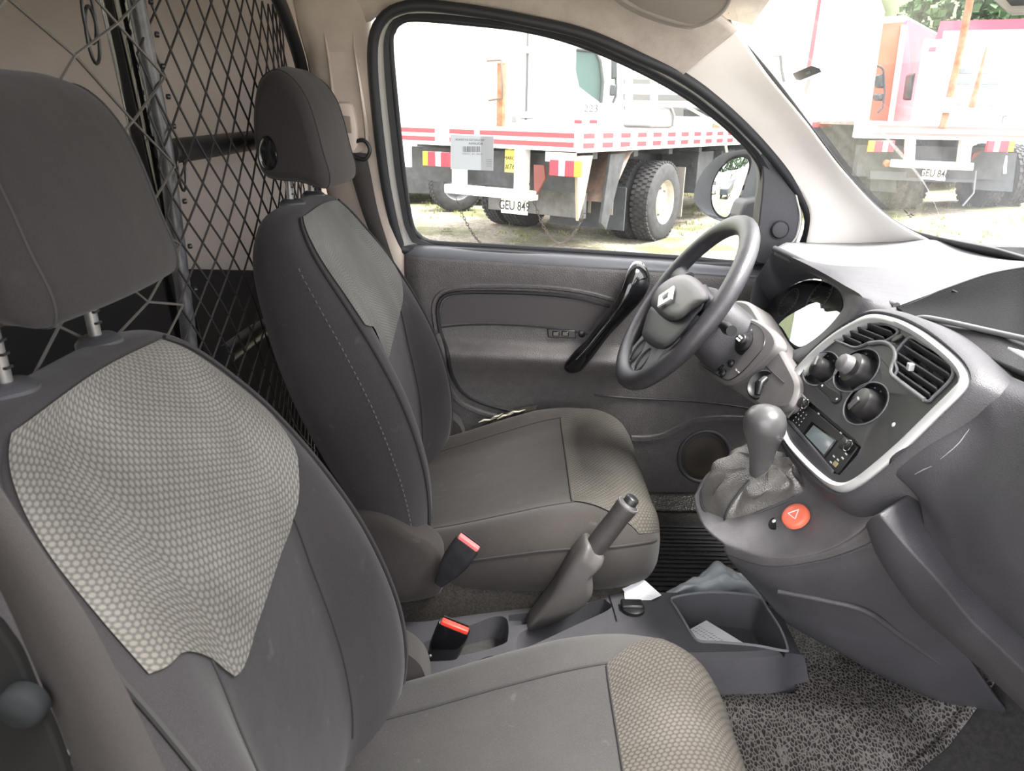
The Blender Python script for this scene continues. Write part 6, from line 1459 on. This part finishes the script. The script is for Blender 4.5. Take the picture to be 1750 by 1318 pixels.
# ---- tall white box truck at the left of the windscreen
t8 = thing('box_truck', PY(1420, 215, 10), 'tall white box truck with a red corner stripe, just right of the pale pillar', 'truck')
D8 = 11.2
def Q8(lst, d=0): return [PY(a, b_, D8+d) for a, b_ in lst]
l8 = Q8([(1408, -80), (1376, 216)], -.6)
MB().add(Q8([(1240, -80)], 1.5)+l8+Q8([(1300, 216)], 1.5), [(0, 1, 2, 3)]).build('rear_wall', WHT, t8, solid=.05, smooth=0)
r8 = [PY(1485, -60, 12.5), PY(1512, 20, 12.5), PY(1484, 212, 12.5)]
MB().add([l8[0], r8[0], r8[1], r8[2], l8[1]], [(0, 1, 2, 3, 4)]).build('side_wall', WHT, t8, solid=.05, smooth=0)
MB().prism(Q8([(1402, -20), (1407, -20), (1390, 95), (1383, 125), (1378, 125)], -.72), (0, .03, 0)).build('red_stripe', REDS, t8, smooth=0)
MB().prism(Q8([(1380, 135), (1388, 132), (1374, 175), (1370, 168)], -.72), (0, .03, 0)).build('red_stripe', mat('faded_red', (.6, .14, .13)), t8, smooth=0)
for k in range(9):
    a = l8[1].lerp(r8[2], .12+.095*k); MB().box(a+Vector((0, -.04, .02)), (.10, .03, .07)).build('reflector_tape', REDS, t8, smooth=0)
MB().prism(Q8([(1320, 84), (1332, 76), (1346, 82), (1338, 96), (1330, 98), (1322, 92)], -1.2), (0, .15, 0)).build('mirror', mat('mirror_pale', (.30, .32, .35), .4), t8, bevel=.03)
MB().tube(Q8([(1334, 96), (1336, 120), (1340, 140)], -1.2), .02, 6).build('mirror_arm', mat('frame_grey', (.05, .06, .06)), t8)
mb = MB(); mb.box(PY(1440, 250, 12.0), (2.6, 1.6, .75)); mb.build('chassis', DRK, t8)
for px in (1452, 1474): wheel(t8, Vector((PY(px, 300, 11.4).x, 11.5, .42)), (0, -1, 0), .44, .24, rimm=mat('rim_dark', (.09, .09, .1)), treads=20)
# ---- exterior mirror
em = thing('door_mirror', PY(1245, 320, .95), 'dark grey door mirror outside the driver window, reflecting parked cars', 'door mirror')
HO = [(1302, 262), (1288, 256), (1262, 257), (1232, 264), (1208, 284), (1193, 308), (1186, 332), (1190, 350), (1208, 368), (1240, 380), (1264, 374), (1286, 356), (1304, 340)]
dn = Vector((-.87, -.36, .10)).normalized()
GI = [(1238, 284), (1252, 273), (1274, 270), (1281, 282), (1274, 308), (1263, 338), (1250, 362), (1240, 371), (1226, 363), (1218, 345), (1219, 318), (1227, 298)]
MN = Vector((-.82, -.565, .035)).normalized()
gc_ = PY(1248, 322, 1.0)
def PM(px, py, off=0): return PP(px, py, MN, MN.dot(gc_)+off)
gl_ = cromc([PM(a, b_) for a, b_ in GI], 60)
hl = cromc([PM(a, b_, .006) for a, b_ in HO], 60); hc = sum(hl, Vector())/60
rings = [[hc+(p-hc)*.35-MN*.075 for p in hl], [hc+(p-hc)*.72-MN*.060 for p in hl], [hc+(p-hc)*.93-MN*.034 for p in hl], [hc+(p-hc)*1.0-MN*.010 for p in hl], hl]
rings.append([p.lerp(hc, .06) for p in hl])
def nearest_loop(src, tgt):
    k0 = min(range(60), key=lambda k: (tgt[k]-src[0]).length); return [tgt[(k0+i) % 60] for i in range(60)]
g2 = nearest_loop(hl, gl_)
if (g2[15]-hl[15]).length > (g2[45]-hl[15]).length: g2 = [g2[(-i) % 60] for i in range(60)]
rings.append([gc_+(p-gc_)*1.10+MN*.0 for p in g2])
MB().loft(rings, cap=False).build('mirror_housing', mat('housing_grey', (.050, .056, .064), .42, bump=.1, bscale=300), em, smooth=70)
MB().loft([[gc_+(p-gc_)*k+MN*(.002+(1-k*k)*.0030) for p in gl_] for k in (1, .85, .7, .55, .4, .25, .1, .001)], cap=False).build('mirror_glass', mat('mirror_silver', (.80, .82, .81), .01, 1), em, smooth=180)
MB().prism([PY(a, b_, .90) for a, b_ in ((1272, 344), (1304, 334), (1304, 392), (1282, 388), (1262, 376))], (0, .10, 0)).build('mirror_arm', PLD, em, bevel=.01)
# ---- things the door mirror reflects
def car(loc, ang, m, lab, L_=4.4, H_=1.6):
    f = Fr(loc, ang); t = thing('parked_car', loc, lab, 'car')
    pr = [(0, .35), (.02, .85), (.9, 1.0), (1.5, H_-.05), (2.4, H_), (3.5, H_-.08), (4.2, 1.05), (4.4, .9), (4.4, .35)]
    pr = [(a*L_/4.4, z) for a, z in pr]
    MB().loft([[f.p(a, b_, z) for a, z in pr] for b_ in (-.85, .85)]).build('car_body', m, t, bevel=.08, bseg=3)
    for s_ in (-1, 1):
        MB().prism([f.p(a*L_/4.4, s_*.87, z) for a, z in ((1.15, 1.05), (1.6, H_-.14), (3.3, H_-.16), (3.8, 1.05))], f.l*.01*s_).build('side_glass', GLB, t, smooth=0)
        for a in (.85, 3.55): wheel(t, f.p(a*L_/4.4, s_*.78, .33), f.l*s_, .33, .2, rimm=SILV, treads=4)
    return t
car((-12.6, 3.2, -.38), math.radians(250), mat('dark_blue_car', (.015, .02, .03), .2, coat=1), 'dark blue car parked behind the van, seen in the door mirror')
car((-21, 7.4, -.38), math.radians(75), mat('white_car', (.7, .7, .7), .2, coat=1), 'white car parked farther behind the van, seen in the door mirror', 4.6, 1.8)
shd = thing('yard_shed', (-33, 9, -.38), 'long white-roofed open shed at the back of the yard, seen in the door mirror', 'shed')
MB().box((-33, 9, 3.0), (4, 16, .5)).build('roof', WHT, shd)
for k in range(4): MB().box((-31.5, 2+4.6*k, 1.2), (.2, .2, 3.2)).build('post', DRK, shd)
# ---- wooded hillside
hm = mat('hill_soil', (.10, .12, .06), .9, noise=.5, nscale=.2)
def hz_(x, y): return max(-.4, (y-34)*.62+4*mnoise.noise(Vector((x*.03, y*.03, 1)))) if y > 30 else -.4
rows = [[Vector((x_, y_, hz_(x_, y_))) for x_ in range(-60, 131, 5)] for y_ in range(28, 90, 4)]
S(MB().grid(rows), 'hillside', hm, smooth=80)
lm = [mat('leaf_green_%s' % k, c, .8, c2=c2_, nscale=1.2) for k, c, c2_ in (('dark', (.025, .06, .02), (.05, .10, .03)), ('light', (.06, .11, .03), (.11, .17, .05)), ('mid', (.035, .08, .03), (.07, .12, .05)))]
random.seed(21)
def crown(r, seed):
    b = MB(); rnd = random.Random(seed)
    for _ in range(520):
        v = Vector((rnd.gauss(0, 1), rnd.gauss(0, 1), rnd.gauss(0, 1))).normalized()
        c = Vector((v.x*r, v.y*r, v.z*r*.8))*rnd.uniform(.7, 1.05); s = r*rnd.uniform(.05, .11)
        for _k in range(4):
            n = Vector((rnd.gauss(0, 1), rnd.gauss(0, 1), rnd.gauss(0, 1))).normalized(); a = n.orthogonal().normalized(); q = n.cross(a); cc = c+n*s*.5
            b.add([cc+a*s, cc+q*s*.8, cc-a*s, cc-q*s*.8], [(0, 1, 2, 3)])
    me = bpy.data.meshes.new('crown'); me.from_pydata(b.v, [], b.f); return me
protos = []
for k in range(3):
    me = crown(2.4, k); me.materials.append(lm[k])
    cr = MB().loft([[Vector((.16*math.cos(t)*(1-.4*f), .16*math.sin(t)*(1-.4*f), -4.5+4.5*f)) for t in [2*PI*m/8 for m in range(8)]] for f in (0, .5, 1)])
    tm = bpy.data.meshes.new('trunk'); tm.from_pydata(cr.v, [], cr.f); tm.materials.append(mat('bark', (.12, .09, .06), .9)); protos.append((me, tm))
kinds = ('dark green bushy tree on the wooded hillside beyond the trucks', 'yellow-green tree on the wooded hillside beyond the trucks', 'mid green tree on the wooded hillside beyond the trucks')
n = 0; placed = []
for i in range(900):
    y_ = random.uniform(36, 66); x_ = y_*random.uniform(.42, .80)
    k = random.choice((0, 1, 1, 2)); s = random.uniform(.95, 1.25); z_ = hz_(x_, y_)+3.2*s
    if any((x_-a)**2+(y_-b_)**2 < 26 for a, b_ in placed): continue
    v = Vector((x_, y_, z_))-CAM; d = v.dot(FW); px, py = 875+FPX*v.dot(RT)/d, 659-FPX*v.dot(UP)/d
    if not (1430 < px < 1830 and -140 < py < 110): continue
    placed.append((x_, y_))
    t = bpy.data.objects.new('tree', None); COL.objects.link(t); t.location = (x_, y_, z_-4.5*s); t.scale = (s, s, s); t.rotation_euler = (0, 0, random.uniform(0, 6))
    tag(t, kinds[k], 'tree', ('dark trees on the hillside', 'yellow-green trees on the hillside', 'mid green trees on the hillside')[k])
    for nm, me in zip(('foliage', 'trunk'), protos[k]):
        o = bpy.data.objects.new(nm, me); COL.objects.link(o); o.parent = t; o.location = (0, 0, 4.5)
    n += 1
for i in range(7):
    t = bpy.data.objects.new('tree', None); COL.objects.link(t); t.location = (-46, -4+5.2*i, -.4); t.scale = (1.5, 1.5, 1.5); t.rotation_euler = (0, 0, i)
    tag(t, 'dark green tree behind the white-roofed shed, seen only in the door mirror', 'tree', 'trees behind the shed')
    for nm, me in zip(('foliage', 'trunk'), protos[0 if i % 2 else 2]):
        o = bpy.data.objects.new(nm, me); COL.objects.link(o); o.parent = t; o.location = (0, 0, 4.5)
